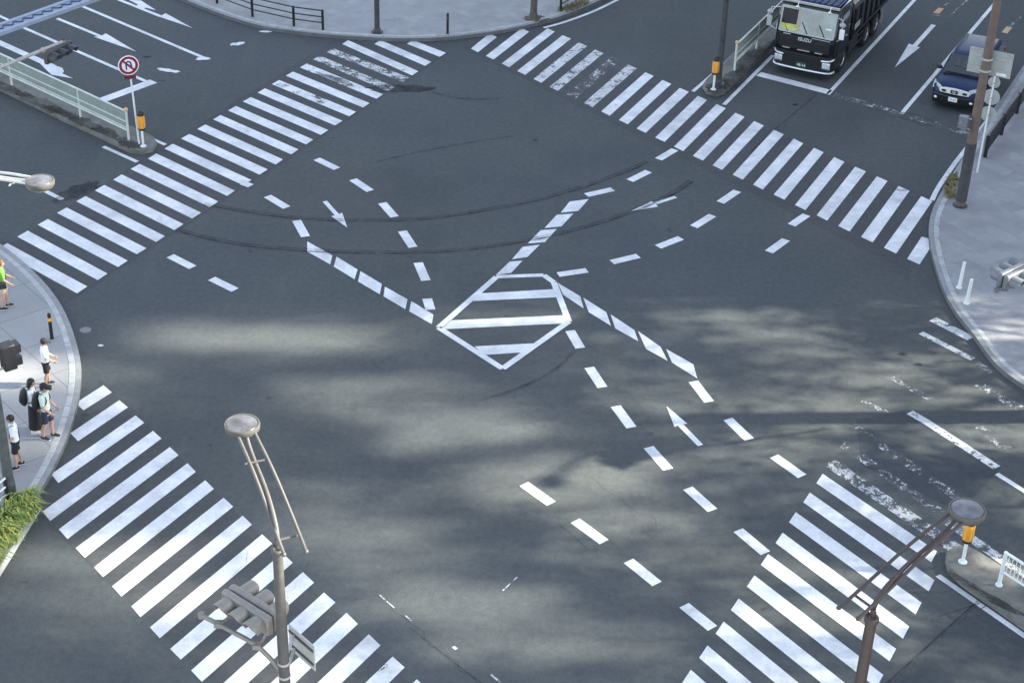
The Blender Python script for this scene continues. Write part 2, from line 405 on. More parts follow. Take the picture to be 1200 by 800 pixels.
def crosswalk(n, k0, R0, k1, R1, kA, LA, kB, LB, custom, wearmap, label, wsign=1, pad=True):
    """stripe k runs from its R corner to its L corner; the R and L corners lie on two straight lines"""
    R0, R1, LA, LB = at(*R0), at(*R1), at(*LA), at(*LB)
    pr = (R1-R0)/(k1-k0); plp = (LB-LA)/(kB-kA)
    groups = {}
    for k in range(n):
        r = R0+pr*(k-k0); l = LA+plp*(k-kA)
        if k in custom:
            cr_, cl = custom[k]
            if cr_: r = at(*cr_)
            if cl: l = at(*cl)
        wv = pr*(.5*wsign)
        j = lambda: Vector((random.uniform(-.012, .012), random.uniform(-.012, .012), 0))
        groups.setdefault(wearmap.get(k, .06), []).append([r+j(), l+j(), l-wv+j(), r-wv+j()])
    for wv_, qs in sorted(groups.items()):
        lab = label if wv_ < .2 else ('worn stripes of the ' if wv_ < .6 else 'almost erased stripes of the ')+label
        flat('crosswalk', qs, paint(wv_), lab, cat='crosswalk')
# upper left
crosswalk(24, 0, (102.5, 336), 18, (449, 111), 0, (8.75, 285), 15, (310.5, 104),
          {19: ((462.5, 102.5), (375, 65.5)), 20: (None, (391, 57)), 21: ((490, 84), (408, 47.5)), 22: ((505.5, 73), (446, 47.5)), 23: ((522.5, 62.5), (484, 47.5))},
          {16: .38, 17: .2, 18: .36, 19: .55, 20: .55, 21: .26, 22: .26, 11: .14, 6: .1, 2: .1}, 'crosswalk across the upper left road')
# upper right
crosswalk(23, 7, (694, 126), 22, (1050, 297.5), 8, (766, 89.5), 22, (1092.5, 236),
          {0: (None, (582, 44)), 1: (None, (620, 37.5))},
          {1: .2, 2: .28, 3: .26, 4: .42, 5: .46, 6: .72, 7: .46, 8: .22}, 'crosswalk across the upper right road')
flat('crosswalk', [[at(1077.5, 310), at(1096, 282), at(1080, 277.5), at(1063, 303.5)]], paint(.06), 'short last stripe of the upper right crosswalk by the right kerb', cat='crosswalk')
# lower left (R line = ends inside the intersection, L line = outer ends)
crosswalk(22, 0, (131, 460), 12, (393, 706), 3, (59, 610), 11, (236, 799),
          {0: (None, (98, 481)), 1: (None, (92, 517)), 2: (None, (69, 566))},
          {11: .12, 12: .18, 13: .2, 14: .26, 15: .26, 9: .1}, 'crosswalk across the lower left road')
# lower right: stripes start at the inner ends
def dq(a, b, wpx): return None
Dl = [((964, 555), (1098, 646)), ((949, 577), (1095, 679.5)), ((932.5, 600), (1080, 706)), ((917, 624), (1065.5, 734)), ((900, 649), (1050, 760)), ((884, 674), (1035, 790.5)),
      ((865.5, 701), (1018, 822)), ((848, 728), (1001, 853)), ((829, 756), (983, 886)), ((809.5, 784.5), (965, 920)), ((790, 813), (946, 955)), ((769, 843), (926, 990))]
pit = (at(829, 756)-at(949, 577))/7
def dstripe(a, b, k=.5): a, b = at(*a), at(*b); return [a, b, b+pit*k, a+pit*k]
flat('crosswalk', [dstripe(*q) for q in Dl[1:]], paint(.07), 'crosswalk across the lower right road', cat='crosswalk')
flat('crosswalk', [dstripe(*Dl[0])], paint(.2), 'upper worn stripe of the lower right crosswalk', cat='crosswalk')
flat('crosswalk', [dstripe((975, 536), (1128, 640))], paint(.62), 'cracked stripe above the lower right crosswalk', cat='crosswalk')
flat('crosswalk', [dstripe((990, 517), (1135, 617), .36), dstripe((1004, 497), (1140, 590), .34)], paint(.74), 'almost erased stripes above the lower right crosswalk', cat='crosswalk')

def strip(pts, wpx=None, wd=.15):
    """ribbon of quads along world points"""
    l, r = offset_path(pts, wd/2), offset_path(pts, -wd/2)
    return [[l[i], l[i+1], r[i+1], r[i]] for i in range(len(pts)-1)]
def line(a, b, wd=.15): return strip([at(*a), at(*b)], wd=wd)

flat('crosswalk', line((1079, 390), (1140, 421), .22)+line((1093, 374), (1138, 397), .34), paint(.42), 'worn stripes near the right plaza kerb', cat='crosswalk')
flat('crosswalk', line((1145, 426), (1163, 436), .25)+line((1146, 450), (1215, 490), .34)+line((1147, 500), (1180, 526), .34)+line((1042, 441), (1090, 468), .2)+line((1010, 470), (1040, 484), .2), paint(.72), 'nearly erased old stripes at the right edge', cat='crosswalk')
flat('lane_line', strip(px([(1066, 483), (1085, 494), (1130, 523), (1168, 548)]), wd=.27), paint(.42), 'broken white line above the lower right crosswalk', cat='lane line')
flat('lane_line', line((1168, 555), (1290, 632), .16), paint(.1), 'thin white line leaving the right edge of the photo', cat='lane line')

# lane lines
flat('lane_line', line((-60, -9), (12, 25), .15)+line((28, 33), (173, 96.5), .17)+line((-60, 22), (64, 78), .17), paint(.08), 'white lane lines before the upper left stop line', cat='lane line')
flat('lane_line', line((-60, -70), (75, -4), .15)+line((97, 8), (241, 69), .17)+line((60, -8), (82, 1), .15), paint(.12), 'long white lane line of the upper left road', cat='lane line')
flat('lane_line', line((-60, 60), (60, 111), .15)+line((60, 111), (194, 170), .15), paint(.08), 'white edge line behind the upper left guardrail', cat='lane line')
flat('lane_line', line((121, 172), (161, 190), .16)+line((48, 221.5), (73, 234), .18), paint(.06), 'short white dashes left of the upper left crosswalk', cat='lane line')
flat('stop_line', line((104, 123.5), (180, 95.5), .45), paint(.05), 'white stop line on the upper left road', cat='stop line')
flat('stop_line', line((889, 87), (972.5, 108.5), .45), paint(.08), 'white stop line in front of the black truck', cat='stop line')
flat('stop_line', line((976, 111), (1060, 135), .4)+line((1060, 135), (1138, 158), .4), paint(.78), 'worn off stop line in front of the blue car', cat='stop line')
flat('lane_line', line((970, 111), (1150, -85), .16), paint(.14), 'white lane line to the right of the truck', cat='lane line')
flat('lane_line', line((1056, 134), (1260, -107), .16), paint(.2), 'white lane line beside the blue car', cat='lane line')
flat('lane_line', line((848.5, 123), (906, 65), .16)+line((812, 107.5), (845, 79), .15)+line((845, 79), (960, -30), .15), paint(.08), 'white edge lines on both sides of the truck median', cat='lane line')
flat('lane_line', strip(smooth_path(px([(637, 33), (655, 28.5), (680, 20), (700, 12), (724, 0), (790, -32)])), wd=.15), paint(.12), 'curved white edge line beside the far plaza', cat='lane line')
flat('lane_line', strip(smooth_path(px([(1092, 235), (1098, 222), (1108, 207), (1120, 190), (1136, 170), (1200, 84), (1260, -5)])), wd=.17), paint(.12), 'curved white edge line beside the right plaza', cat='lane line')
flat('lane_line', line((1099, 674), (1152, 711), .16)+line((1153, 711.7), (1330, 835), .16), paint(.08), 'white edge line beside the lower right median', cat='lane line')
flat('lane_line', line((1112, 612), (1180, 660), .3)+line((1180, 660), (1300, 740), .2), paint(.5), 'worn line behind the lower right fence', cat='lane line')
flat('lane_line', line((43, 598), (-30, 716), .2), paint(.08), 'white edge line beside the ornamental grass', cat='lane line')
flat('lane_line', line((445, 697), (462, 712), .035)+line((474, 720), (482, 727), .03)+line((589, 692), (606, 676), .03)+line((531, 757.5), (535, 760.5), .08)+line((575, 790), (586, 799), .05), paint(.55), 'faint scratched old line in the lower middle of the road', cat='lane line')
flat('lane_line', line((1094, 18), (1112, 3), .08)+line((1112, 20), (1134, 0), .08)+line((1094, 18), (1112, 20), .08)+line((1176, 38), (1196, 20), .1), paint(.7), 'faint old lane symbol outline beyond the blue car', cat='road marking')
flat('reflector', line((1097, 16), (1103, 10), .25)+line((1177, 39), (1183, 32), .25), M('old_orange_marking', (.55, .36, .18), .7), 'two faded orange marks on the far right lanes', cat='road marking')
flat('lane_line', [blob(at(198, 83), .5, .14, -.3, 0, 3), blob(at(238, 69), .3, .16, .2, 0, 4), blob(at(278, 52), .32, .15, .5, 0, 5), blob(at(311, 37.5), .25, .1, 0, 0, 6), blob(at(118, 405), .08, .05, 0, 0, 6)], paint(.3), 'remains of an old worn marking near the upper crosswalk', z=Z2+.004, cat='road marking')

# dashed guide lines of the turning lanes
DW = .30
dashes = {
 'curved dashes from the upper left towards the zebra island': [((371, 186.5), (395, 198)), ((413.5, 210.5), (434, 224)), ((448, 238), (462.5, 254.5)), ((471.5, 271), (484, 290)), ((490, 308), (499, 329)), ((500.5, 350), (504.5, 363))],
 'two dashes left of the upper left lane arrow': [((313.5, 230), (336, 243.5)), ((347.5, 258.5), (358, 277.5))],
 'two dashes beside the upper left crosswalk': [((199.5, 300), (226, 313.5)), ((248, 326.5), (275.5, 340))],
 'curved dashes near the upper right crosswalk': [((771.5, 187), (791, 175.5)), ((738, 212), (760, 201)), ((687, 229), (718, 222))],
 'curved dashes from the upper right to the zebra island': [((844, 237.5), (864, 224)), ((813, 266), (835, 252.5)), ((771, 289.5), (798, 279)), ((717, 307.5), (748, 300)), ((654, 322), (688, 317))],
 'two dashes below the upper right crosswalk': [((927.5, 264), (945, 252)), ((901, 295.5), (921, 281))],
 'curved dashes from the zebra island to the lower right': [((668, 387.5), (680, 408)), ((690.5, 430.5), (706, 454)), ((721.5, 476), (740, 501)), ((760, 524), (783, 550)), ((806, 572), (835, 598)), ((865, 621), (897, 648))],
 'dashes along the right of the lower right lane arrow': [((812.5, 447), (831, 471)), ((853, 491), (878, 515)), ((907, 534.5), (940, 558))],
 'four dashes in the lower middle of the road': [((614, 567), (646, 590)), ((674, 610), (708, 635)), ((736.5, 657), (770, 684)), ((801.5, 709), (835, 736))],
}
for lab, ds in dashes.items():
    flat('guide_line', [q for a, b in ds for q in line(a, b, DW)], paint(.04), lab, cat='guide line')
flat('guide_line', line((284.5, 214.5), (294, 218), .3), paint(.04), 'tiny white dash at the upper left crosswalk edge', cat='guide line')

def pq(L): return [[at(*p) for p in q] for q in L]
flat('guide_line', pq([[(360, 283), (389.5, 299.5), (387, 310), (360, 295)], [(394.5, 301), (419, 316), (415.5, 327.5), (391, 312.5)], [(422.5, 318), (447.5, 333), (445, 345), (419.5, 330)], [(451, 336), (477.5, 351), (475, 362.5), (449.5, 347.5)], [(482, 353), (508, 369), (506, 380), (479.5, 365)]]), paint(.07), 'chain of broad white blocks left of the zebra island', cat='guide line')
flat('guide_line', pq([[(667.5, 236.5), (690, 233.5), (677.5, 247.5), (657, 249.5)], [(652.5, 252), (672, 250.5), (658, 265.5), (638, 267.5)], [(633.5, 270), (652.5, 268.5), (638.5, 284), (618.5, 285.5)], [(612.5, 289.5), (632.5, 287), (618, 301.5), (600, 304)], [(597, 307), (612.5, 305.5), (599, 320), (581, 322.5)]]), paint(.24), 'chain of broad worn blocks above the zebra island', cat='guide line')
flat('guide_line', pq([[(653.5, 331.5), (680, 347.5), (684, 361.5), (660, 345.5)], [(683.5, 349), (710.5, 366), (716, 382), (690, 366)], [(715.5, 368.5), (743.5, 387), (748, 400), (721, 385)], [(747.5, 388), (774, 406.5), (782.5, 423), (757, 409)], [(780.5, 409), (812.5, 427), (817, 443.5), (787.5, 425)]]), paint(.2), 'chain of broad worn blocks right of the zebra island', cat='guide line')

# zebra island
zo = px([(514, 384), (582, 324.5), (637, 322.5), (649, 331), (666.5, 377), (589, 432)])
b = MB()
qs = []
for i in range(6): qs += strip([zo[i], zo[(i+1) % 6]], wd=.2)
flat('zebra_island', qs, paint(.1), 'white outline of the zebra island in the middle', z=Z2+.002, cat='zebra island')
flat('zebra_island', pq([[(561, 344), (649, 339), (652, 348.5), (551, 353)], [(529, 375.5), (661, 369.5), (664, 379), (517, 386)], [(556, 406), (625, 402.5), (614, 413), (567, 416)]]), paint(.17), 'three white bars inside the zebra island', cat='zebra island')

# lane arrows
def arrow(tail, neck, tip, hl, hr, wd, lab, wear=.06, extra=None):
    q = line(tail, neck, wd)+[[at(*tip), at(*hl), at(*neck), at(*hr)]]
    if extra: q += pq(extra)
    b = MB()
    for i, k in enumerate(q): b.poly([xyz(p, Z2+.0012*i) for p in k])
    return struct(b.build('lane_arrow', paint(wear), smooth=False), lab, 'lane arrow')
arrow((380.5, 236), (395, 252), (407, 267), (388, 253.5), (401, 249.5), .16, 'slim white arrow among the upper left dashes')
arrow((792, 231), (768, 238.5), (740, 247.5), (763, 236), (771, 242.5), .16, 'slim white arrow below the upper right crosswalk', .12)
arrow((821, 522), (797, 497.5), (781, 476), (805.5, 496.5), (790.5, 500.5), .17, 'slim white arrow pointing to the zebra island from below')
arrow((1094, 29.5), (1072, 54), (1048.5, 79.5), (1065, 51.5), (1078, 56), .2, 'white arrow on the lane between truck and blue car', .12)
arrow((67, 22), (118, 43), (160, 61), (110, 43.5), (124, 39.5), .17, 'long white arrow on the middle upper left lane')
arrow((139, 0), (188, 19.5), (226, 33.5), (182, 18.5), (194, 16), .18, 'white arrow with a side head on the far upper left lane', .06, [[(150, 0), (165, 1), (183, 12.5), (168, 9)], [(160, 7), (166, 2), (174, 8), (168, 11)]])
arrow((-40, 34), (52, 75), (86, 92.5), (45.5, 73.5), (60, 88), .2, 'bent white arrow on the near upper left lane', .06, [[(46, 74), (56, 74.5), (73, 80), (75, 84), (72, 88), (58, 86)]])

# tyre marks, seams, patches
arc1 = px([(238, 240), (300, 251), (360, 258), (430, 260), (500, 258), (560, 249), (620, 238), (680, 222), (740, 200), (760, 190)])
arc2 = px([(205, 270), (260, 285), (330, 293), (400, 296.5), (480, 297.5), (550, 294), (620, 283), (690, 267), (745, 248), (790, 228), (812, 213)])
for a, nm in ((arc1, 'upper dark curved tyre mark sweeping across the intersection'), (arc2, 'lower dark curved tyre mark sweeping across the intersection')):
    p = smooth_path(a, 2)
    flat('tyre_mark', strip(p, wd=.11)+strip(offset_path(p, .14), wd=.05), MT['skid'], nm, z=Z3, cat='tyre mark')
flat('tyre_mark', strip(smooth_path(px([(505, 108), (530, 115), (560, 117), (585, 116)]), 2), wd=.16)+strip(smooth_path(px([(560, 470), (610, 455), (650, 435), (672, 412)]), 2), wd=.12)+strip(smooth_path(px([(440, 190), (520, 172), (600, 160)]), 2), wd=.1), stain('tyre_rubber_faint', (.022, .022, .025), .4, 2.2), 'faint short tyre marks in the upper middle', z=Z3, cat='tyre mark')
flat('road_patch', [blob(at(90, 225), 1.0, .42, .95, 0, 9)], MT['tar'], 'black tar patch left of the upper left crosswalk', z=Z3, cat='road patch')
flat('road_patch', [blob(at(392, 93), .9, .22, -.6, 0, 10), blob(at(470, 104), 1.3, .4, .0, 0, 11), blob(at(1056, 223), .22, .07, -.2, 0, 14)], MT['tar'], 'dark oily stains around the upper crosswalks', z=Z3+.001, cat='road patch')
flat('road_patch', [blob(at(627, 165), .11, .08, 0, 0, 15), blob(at(932, 123), .12, .1, 0, 0, 16), blob(at(1058, 415), .14, .09, 0, 0, 17), blob(at(1076, 427), .12, .07, 0, 0, 18), blob(at(300, 16), .16, .06, .3, 0, 19), blob(at(172, 67), .2, .07, .1, 0, 21), blob(at(190, 95), .12, .06, .1, 0, 22)], MT['tar'], 'small dark specks of tar on the road', z=Z3+.002, cat='road patch')
seams = line((956, 112), (908, 152), .05)+line((908, 152), (880, 178), .04)+strip(px([(655, 615), (672, 628), (690, 645)]), wd=.03)+line((480, 735), (640, 860), .03)+line((1150, 700), (1040, 800), .04)+line((1150, 706), (1100, 722), .03)
flat('road_seam', seams, MT['skid'], 'thin dark asphalt joint lines', z=Z3+.003, cat='road seam')
def crack(a_, b_, n, sd):
    rn = random.Random(sd); A_, B_ = at(*a_), at(*b_); d_ = (B_-A_); s_ = Vector((-d_.y, d_.x, 0)).normalized()
    pts = [A_+d_*(i/n)+s_*rn.uniform(-.12, .12) for i in range(n+1)]
    return strip(pts, wd=.016)
cq = crack((440, 695), (620, 850), 22, 1)+crack((780, 620), (690, 560), 12, 2)+crack((1150, 705), (1050, 795), 14, 3)+crack((1000, 545), (1100, 610), 16, 4)+crack((880, 180), (958, 112), 14, 5)+crack((250, 700), (330, 600), 10, 6)
flat('road_seam', cq, stain('hairline_crack', (.025, .026, .028), .5, 5), 'hairline cracks in the worn asphalt', z=Z3+.002, cat='road seam')
# older asphalt under the crosswalks
def band(a, b, c, d): return [[at(*a), at(*b), at(*c), at(*d)]]
flat('asphalt_patch', band((-40, 318), (391, 47), (527, 62), (84, 352)), MT['patch'], 'older darker asphalt band under the upper left crosswalk', z=Z1, cat='road')
flat('asphalt_patch', band((541, 56), (602, 33), (1098, 234), (1064, 318)), MT['patch'], 'older darker asphalt band under the upper right crosswalk', z=Z1, cat='road')
flat('asphalt_patch', band((40, 598), (118, 444), (560, 880), (470, 1010)), MT['patch'], 'older asphalt band under the lower left crosswalk', z=Z1, cat='road')
flat('asphalt_patch', [px([(1003, 492), (1066, 480), (1172, 548), (1125, 600), (1010, 545)])], MT['newpatch'], 'fresh dark asphalt patch above the lower right crosswalk', z=Z1, cat='road')
flat('asphalt_patch', [px([(1148, 700), (1200, 737), (1400, 876), (1180, 960), (1036, 800)])], MT['newpatch'], 'darker asphalt lane beside the lower right median', z=Z1, cat='road')
flat('asphalt_patch', [px([(1052, 138), (1090, 149), (1094, 140), (1066, 131)])], MT['newpatch'], 'dark repair patch in front of the blue car', z=Z1+.002, cat='road')

b = MB().lathe([(.17, 0), (.17, .016), (.15, .018), (.0, .017)], at(100, 387), 28)
tag(b.build('manhole_cover', MT['manhole']), 'small round grey manhole cover in the road near the left sidewalk', 'manhole cover')

# ------------------------------------------------------------------ street furniture
def street_lamp(base, top_z, head, style, label, r0=.125, r1=.085, side=1, group='street lamps around the intersection', wrap=None):
    """pole with three arms of bent tube that carry a round flat head; head: world centre of the head"""
    root = thing('street_lamp', label, 'street lamp', base, 0, group)
    off = Vector(base); mp = MT[style]
    t = Vector((base[0], base[1], top_z)); h = Vector(head)
    hz = Vector((h.x-t.x, h.y-t.y, 0)); L = hz.length; u = hz.normalized(); s = Vector((-u.y, u.x, 0))
    MB().tube([Vector((base[0], base[1], base[2])), t], [r0, r1], 18).build('pole', mp, root, off=off)
    MB().lathe([(.25, 0), (.25, .03), (.15, .05), (.145, .16), (r0+.005, .2)], base, 18).build('base_flange', MT['poledark'] if wrap else mp, root, off=off)
    b = MB().lathe([(r1+.012, -.10), (r1+.03, -.09), (r1+.03, -.02), (r1+.015, 0), (.04, .02)], t, 16)
    for k in range(4): a = PI/4+k*PI/2; b.lathe([(.022, 0), (.022, .05), (.0, .055)], t+Vector((.085*math.cos(a), .085*math.sin(a), 0)), 8)
    b.build('pole_cap', mp, root, off=off)
    dz = h.z-t.z
    for q, nm in ((-1, 'arm'), (1, 'arm')):
        w0, w1 = side*(.02 if q*side < 0 else .40), .15*q
        zt = .16; tl = .34 if q*side < 0 else .40
        lp_ = lambda t_, w_: t+u*((L-.22)*t_-tl*(1-t_)*0)+s*w_+Vector((0, 0, zt+(dz-zt)*t_+.10*math.sin(PI*t_)))
        pts = [t-u*tl+s*w0+Vector((0, 0, zt-.05)), t-u*(tl*.4)+s*w0+Vector((0, 0, zt+.02)), lp_(.25, w0*.8+w1*.2), lp_(.6, w0*.45+w1*.55), h-u*.22+s*w1+Vector((0, 0, -.01))]
        pts = smooth_path(pts, 2)
        a_ = MB().tube(pts, .032, 10); a_.ell(pts[0], (.045, .045, .045), 8, 6)
        a_.build(nm, mp, root, off=off)
    pts = smooth_path([t+Vector((0, 0, -.05)), t+u*.04+s*(side*.03)+Vector((0, 0, .32)), t+u*(L*.35)+s*(side*.06)+Vector((0, 0, .32+dz*.30)), t+u*(L*.75)+Vector((0, 0, .1+dz*.75)), h-u*.2], 2)
    MB().tube(pts, [.05-.02*i/len(pts) for i in range(len(pts))], 10).build('center_arm', mp, root, off=off)
    b = MB().tube([t+s*(side*.42)+Vector((0, 0, .17)), t-s*(side*.04)+Vector((0, 0, .17))], .024, 8).tube([t+Vector((0, 0, -.04)), t-u*.03+Vector((0, 0, .17))], .03, 8)
    b.tube([h-u*.75+s*.18+Vector((0, 0, -dz*.22)), h-u*.75-s*.18+Vector((0, 0, -dz*.22))], .02, 8).each('cross_bar', mp, root, off=off)
    hd = MB().lathe([(.05, -.13), (.22, -.125), (.285, -.09), (.315, -.04), (.322, .035), (.312, .062), (.285, .066), (.28, .05), (.0, .05)], h, 36).build('lamp_head', MT['polegrey'] if style in ('lampbrown', 'palelamp') else mp, root, off=off)
    MB().lathe([(.276, .052), (.27, .06), (.15, .072), (.05, .078), (.0, .079)], h, 36).build('head_cover', MT['lampglass'], hd, off=off)  # strong colour noise on this plate imitates a reflection
    MB().lathe([(.0, -.15), (.2, -.145), (.215, -.125)], h, 28).build('lamp_glass', MT['headlight'], hd, off=off)
    if wrap:
        MB().tube([Vector((base[0], base[1], base[2]+.22)), Vector((base[0], base[1], base[2]+wrap))], [r0+.02, r0+.012], 18).build('pole_wrap', MT['poledark'], root, off=off)
    return root

Z_H = 9.2
p = at(325, 642, 7.7)
L1 = (p.x, p.y, .15)
street_lamp(L1, 7.7, at(284, 499, 9.0), 'polegrey', 'tall grey beige street lamp at the lower left carrying a traffic light', .13, .088, side=-1)
p = at(1022, 722, 7.7)
street_lamp((p.x, p.y, .15), 7.7, at(1133, 599, 9.0), 'lampbrown', 'dark brown street lamp at the lower right with round head', .13, .095)
p = at(-66, 219, 8.4)
street_lamp((p.x, p.y, .15), 8.4, at(47, 214, 9.2), 'palelamp', 'pale street lamp at the left edge with its round head over the road', .14, .1)
p = at(13, 581, .15)
rt = thing('signal_pole', 'weathered dark pole at the left edge beside the waiting people', 'pole', p)
MB().tube([(0, 0, 0), (0, 0, 6.0)], [.135, .115], 18).build('pole', MT['polegreen'], rt)
MB().lathe([(.2, 0), (.2, .03), (.15, .05), (.145, .5), (.135, .52)], (0, 0, 0), 18).build('pole_base', MT['polegreen'], rt)
p = at(1125, 241, .15)
street_lamp((p.x, p.y, .15), 9.4, (p.x-2.0, p.y-1.0, 10.8), 'polebrown', 'brown street lamp post with dark wrapped base on the right plaza', .17, .13, wrap=2.35)
p = at(442, 38, .15)
street_lamp((p.x, p.y, .15), 8.5, (p.x+.4, p.y-1.8, 9.9), 'poledark', 'dark grey lamp post standing on the far plaza near the kerb', .11, .09)
p = at(841.5, 98, .2)
street_lamp((p.x, p.y, .2), 8.5, (p.x-1.6, p.y+1.1, 9.9), 'poledark', 'slim dark lamp post on the median behind an orange post', .12, .09)
street_lamp((17.4, 39.9, .15), 7.9, (17.0, 37.2, 9.2), 'polebrown', 'brown street lamp post at the right corner outside the photo', .15, .1)

rt = thing('shadow_pole', 'unseen concrete pole added at the right corner to thicken a pole shadow', 'pole', (19.2, 40.3, .15))  # unseen pole, added to widen the shadow bar across the road
MB().tube([(0, 0, 0), (0, 0, 8.2)], [.26, .21], 18).build('pole', MT['concrete'], rt)
MB().box((0, 0, 7.7), (.1, 1.5, .1)).build('cross_arm', MT['polegrey'], rt)
MB().box((0, 0, 7.2), (.1, 1.2, .1)).build('cross_arm', MT['polegrey'], rt)

def visor(b, c, ax, up, r=.165, L=.30):
    """open hood: an upper half pipe that leaves the lens along ax"""
    s = ax.cross(up); n = 14; th = .012
    def ring(rr, d, cut): return [c+ax*d+(s*math.cos(a)+up*math.sin(a))*rr for a in [(-.45+(PI+.9)*k/n) for k in range(n+1)]]
    o0, o1, i0, i1 = ring(r, 0, 0), ring(r, L, 0), ring(r-th, 0, 0), ring(r-th, L, 0)
    for k in range(n+1):
        f = 1-.35*(1-min(1, max(0, math.sin(-.45+(PI+.9)*k/n)+.3)))
        o1[k] = o0[k]+(o1[k]-o0[k])*f; i1[k] = i0[k]+(i1[k]-i0[k])*f
    for k in range(n):
        b.poly([o0[k], o0[k+1], o1[k+1], o1[k]]); b.poly([i0[k], i1[k], i1[k+1], i0[k+1]]); b.poly([o1[k], o1[k+1], i1[k+1], i1[k]])
def traffic_light(c, u, label, sides=(1, -1), mat='signal', tilt=0.0, arm=None, armr=.045, lr=.155, armmat=None):
    """horizontal three lens signal, u along the long side; sides: which faces carry lenses; arm: list of world points"""
    c = Vector(c); u = Vector((u[0], u[1], 0)).normalized(); n = Vector((-u.y, u.x, 0)); zz = Vector((0, 0, 1))
    root = thing('traffic_light', label, 'traffic light', c, 0, 'overhead traffic lights'); mt = MT[mat]
    for sd in sides:
        ax = (n*sd - zz*tilt).normalized(); up = (zz+n*sd*tilt).normalized()
        o = c+n*sd*(.04 if len(sides) > 1 else 0)
        B = MB(); mm = Matrix((u, ax, up)).transposed().to_4x4(); mm.translation = o+ax*.05
        B.box((0, 0, 0), (1.24, .15, .42), mm)
        hs = B.build('housing', mt, root, bevel=.05, off=c)
        for k, lens in ((-1, 'green'), (0, 'amber'), (1, 'red')):
            q = o+ax*.126+u*(k*.39)
            vb = MB(); visor(vb, q, ax, up, .175, .30)
            vb.build('visor', mt, hs, off=c, fixn=False)
            lb = MB(); mm = Matrix((u, up.cross(u)*-1, up)).transposed().to_4x4()
            sgn = Matrix((u, up, ax)).transposed().to_4x4(); sgn.translation = q
            lb.lathe([(.15, 0), (.15, .012), (.10, .03), (0, .04)], (0, 0, 0), 20, sgn)
            lb.build('lens', MT[lens], hs, off=c)
    if arm:
        pts = smooth_path([Vector(q) for q in arm], 2)
        a = MB().tube(pts, armr, 12); a.lathe([(armr+.02, -.05), (armr+.02, .05)], pts[-1], 10)
        am = MT[armmat or mat]
        a.build('arm', am, root, off=c)
        br = MB()
        for k in (-.45, .45):
            q = c+u*k+zz*(-.2)
            nearest = min(pts, key=lambda w_: (w_-q).length)
            # foot on the closest stretch of the arm
            best = min((pts[i]+(pts[i+1]-pts[i])*t_ for i in range(len(pts)-1) for t_ in (0, .25, .5, .75, 1)), key=lambda w_: (w_-q).length)
            br.tube([best, best*.5+q*.5+Vector((0, 0, -.08)), q], .026, 8); br.box(best, (.13, .13, .1))
        br.each('bracket', am, root, off=c)
    return root
# lower left: double faced, on the grey lamp post
cL = at(294, 714, 5.75); a1, a2 = at(269, 698, 5.75), at(320, 730, 5.75)
lp = Vector((L1[0], L1[1], 0))
traffic_light(cL, (a2-a1), 'beige double faced traffic light hung on the lower left lamp post', arm=[lp+Vector((0, 0, 4.75)), at(318, 772, 5.1), at(300, 754.5, 5.4), at(275, 741, 5.45), at(236, 720.5, 5.45)])
# upper left
cU = at(67, 61, 5.45); a1, a2 = at(47, 72, 5.6), at(90, 51, 5.6)
un = (a2-a1).normalized()
traffic_light(cU, un, 'dark grey traffic light on a pale pipe at the upper left', sides=(-1,), mat='signaldark', tilt=.1, arm=[at(-90, 117, 5.4), at(-30, 92, 5.62), at(20, 71, 5.65), at(74, 49, 5.65)], armr=.055, armmat='pale')
# right edge
cR = at(1191, 322, 5.5); a1, a2 = at(1158, 326, 5.6), at(1203, 304, 5.6)
traffic_light(cR, (a2-a1), 'pale grey double faced traffic light entering at the right edge', arm=[Vector((17.4, 39.6, 5.0)), at(1290, 318, 5.3), at(1230, 325, 5.35), at(1168, 340, 5.3)], armr=.05, mat='signalgrey')
# the mast that carries the upper left signal, outside the picture
q = at(-90, 117, 5.4)
rt = thing('signal_mast', 'grey mast of the upper left traffic light outside the photo', 'mast', (q.x, q.y, 0))
MB().tube([(0, 0, 0), (0, 0, 6.6)], [.12, .09], 16).build('pole', MT['palelamp'], rt)
MB().lathe([(.22, 0), (.22, .04), (.14, .06)], (0, 0, 0), 16).build('base_flange', MT['palelamp'], rt)

# pedestrian signal at the left edge, on the pale lamp post
pc = at(9, 417, 4.35)
rt = thing('pedestrian_signal', 'dark grey pedestrian signal seen from above at the left edge', 'pedestrian signal', pc, math.radians(38)); rt.scale = (.8, .8, .8)
hs = MB().box((0, 0, 0), (.40, .38, .85)).build('housing', MT['black'], rt, bevel=.03)
b = MB()
for zc in (.2, -.22):
    b.box((.28, 0, zc+.17), (.18, .36, .015)); b.box((.28, .175, zc+.04), (.18, .015, .27)); b.box((.28, -.175, zc+.04), (.18, .015, .27))
b.each('visor', MT['black'], hs)
MB().box((.203, 0, .2), (.01, .28, .28)).build('lens', MT['red'], hs); MB().box((.203, 0, -.22), (.01, .28, .28)).build('lens', MT['green'], hs)
b = MB().tube([(-.2, 0, .36), (-.55, -.1, .42), (-1.0, -.4, .42)], .04, 8).tube([(-.2, 0, -.36), (-.55, -.1, -.36), (-1.0, -.4, -.36)], .04, 8)
b.each('bracket', MT['palelamp'], rt)

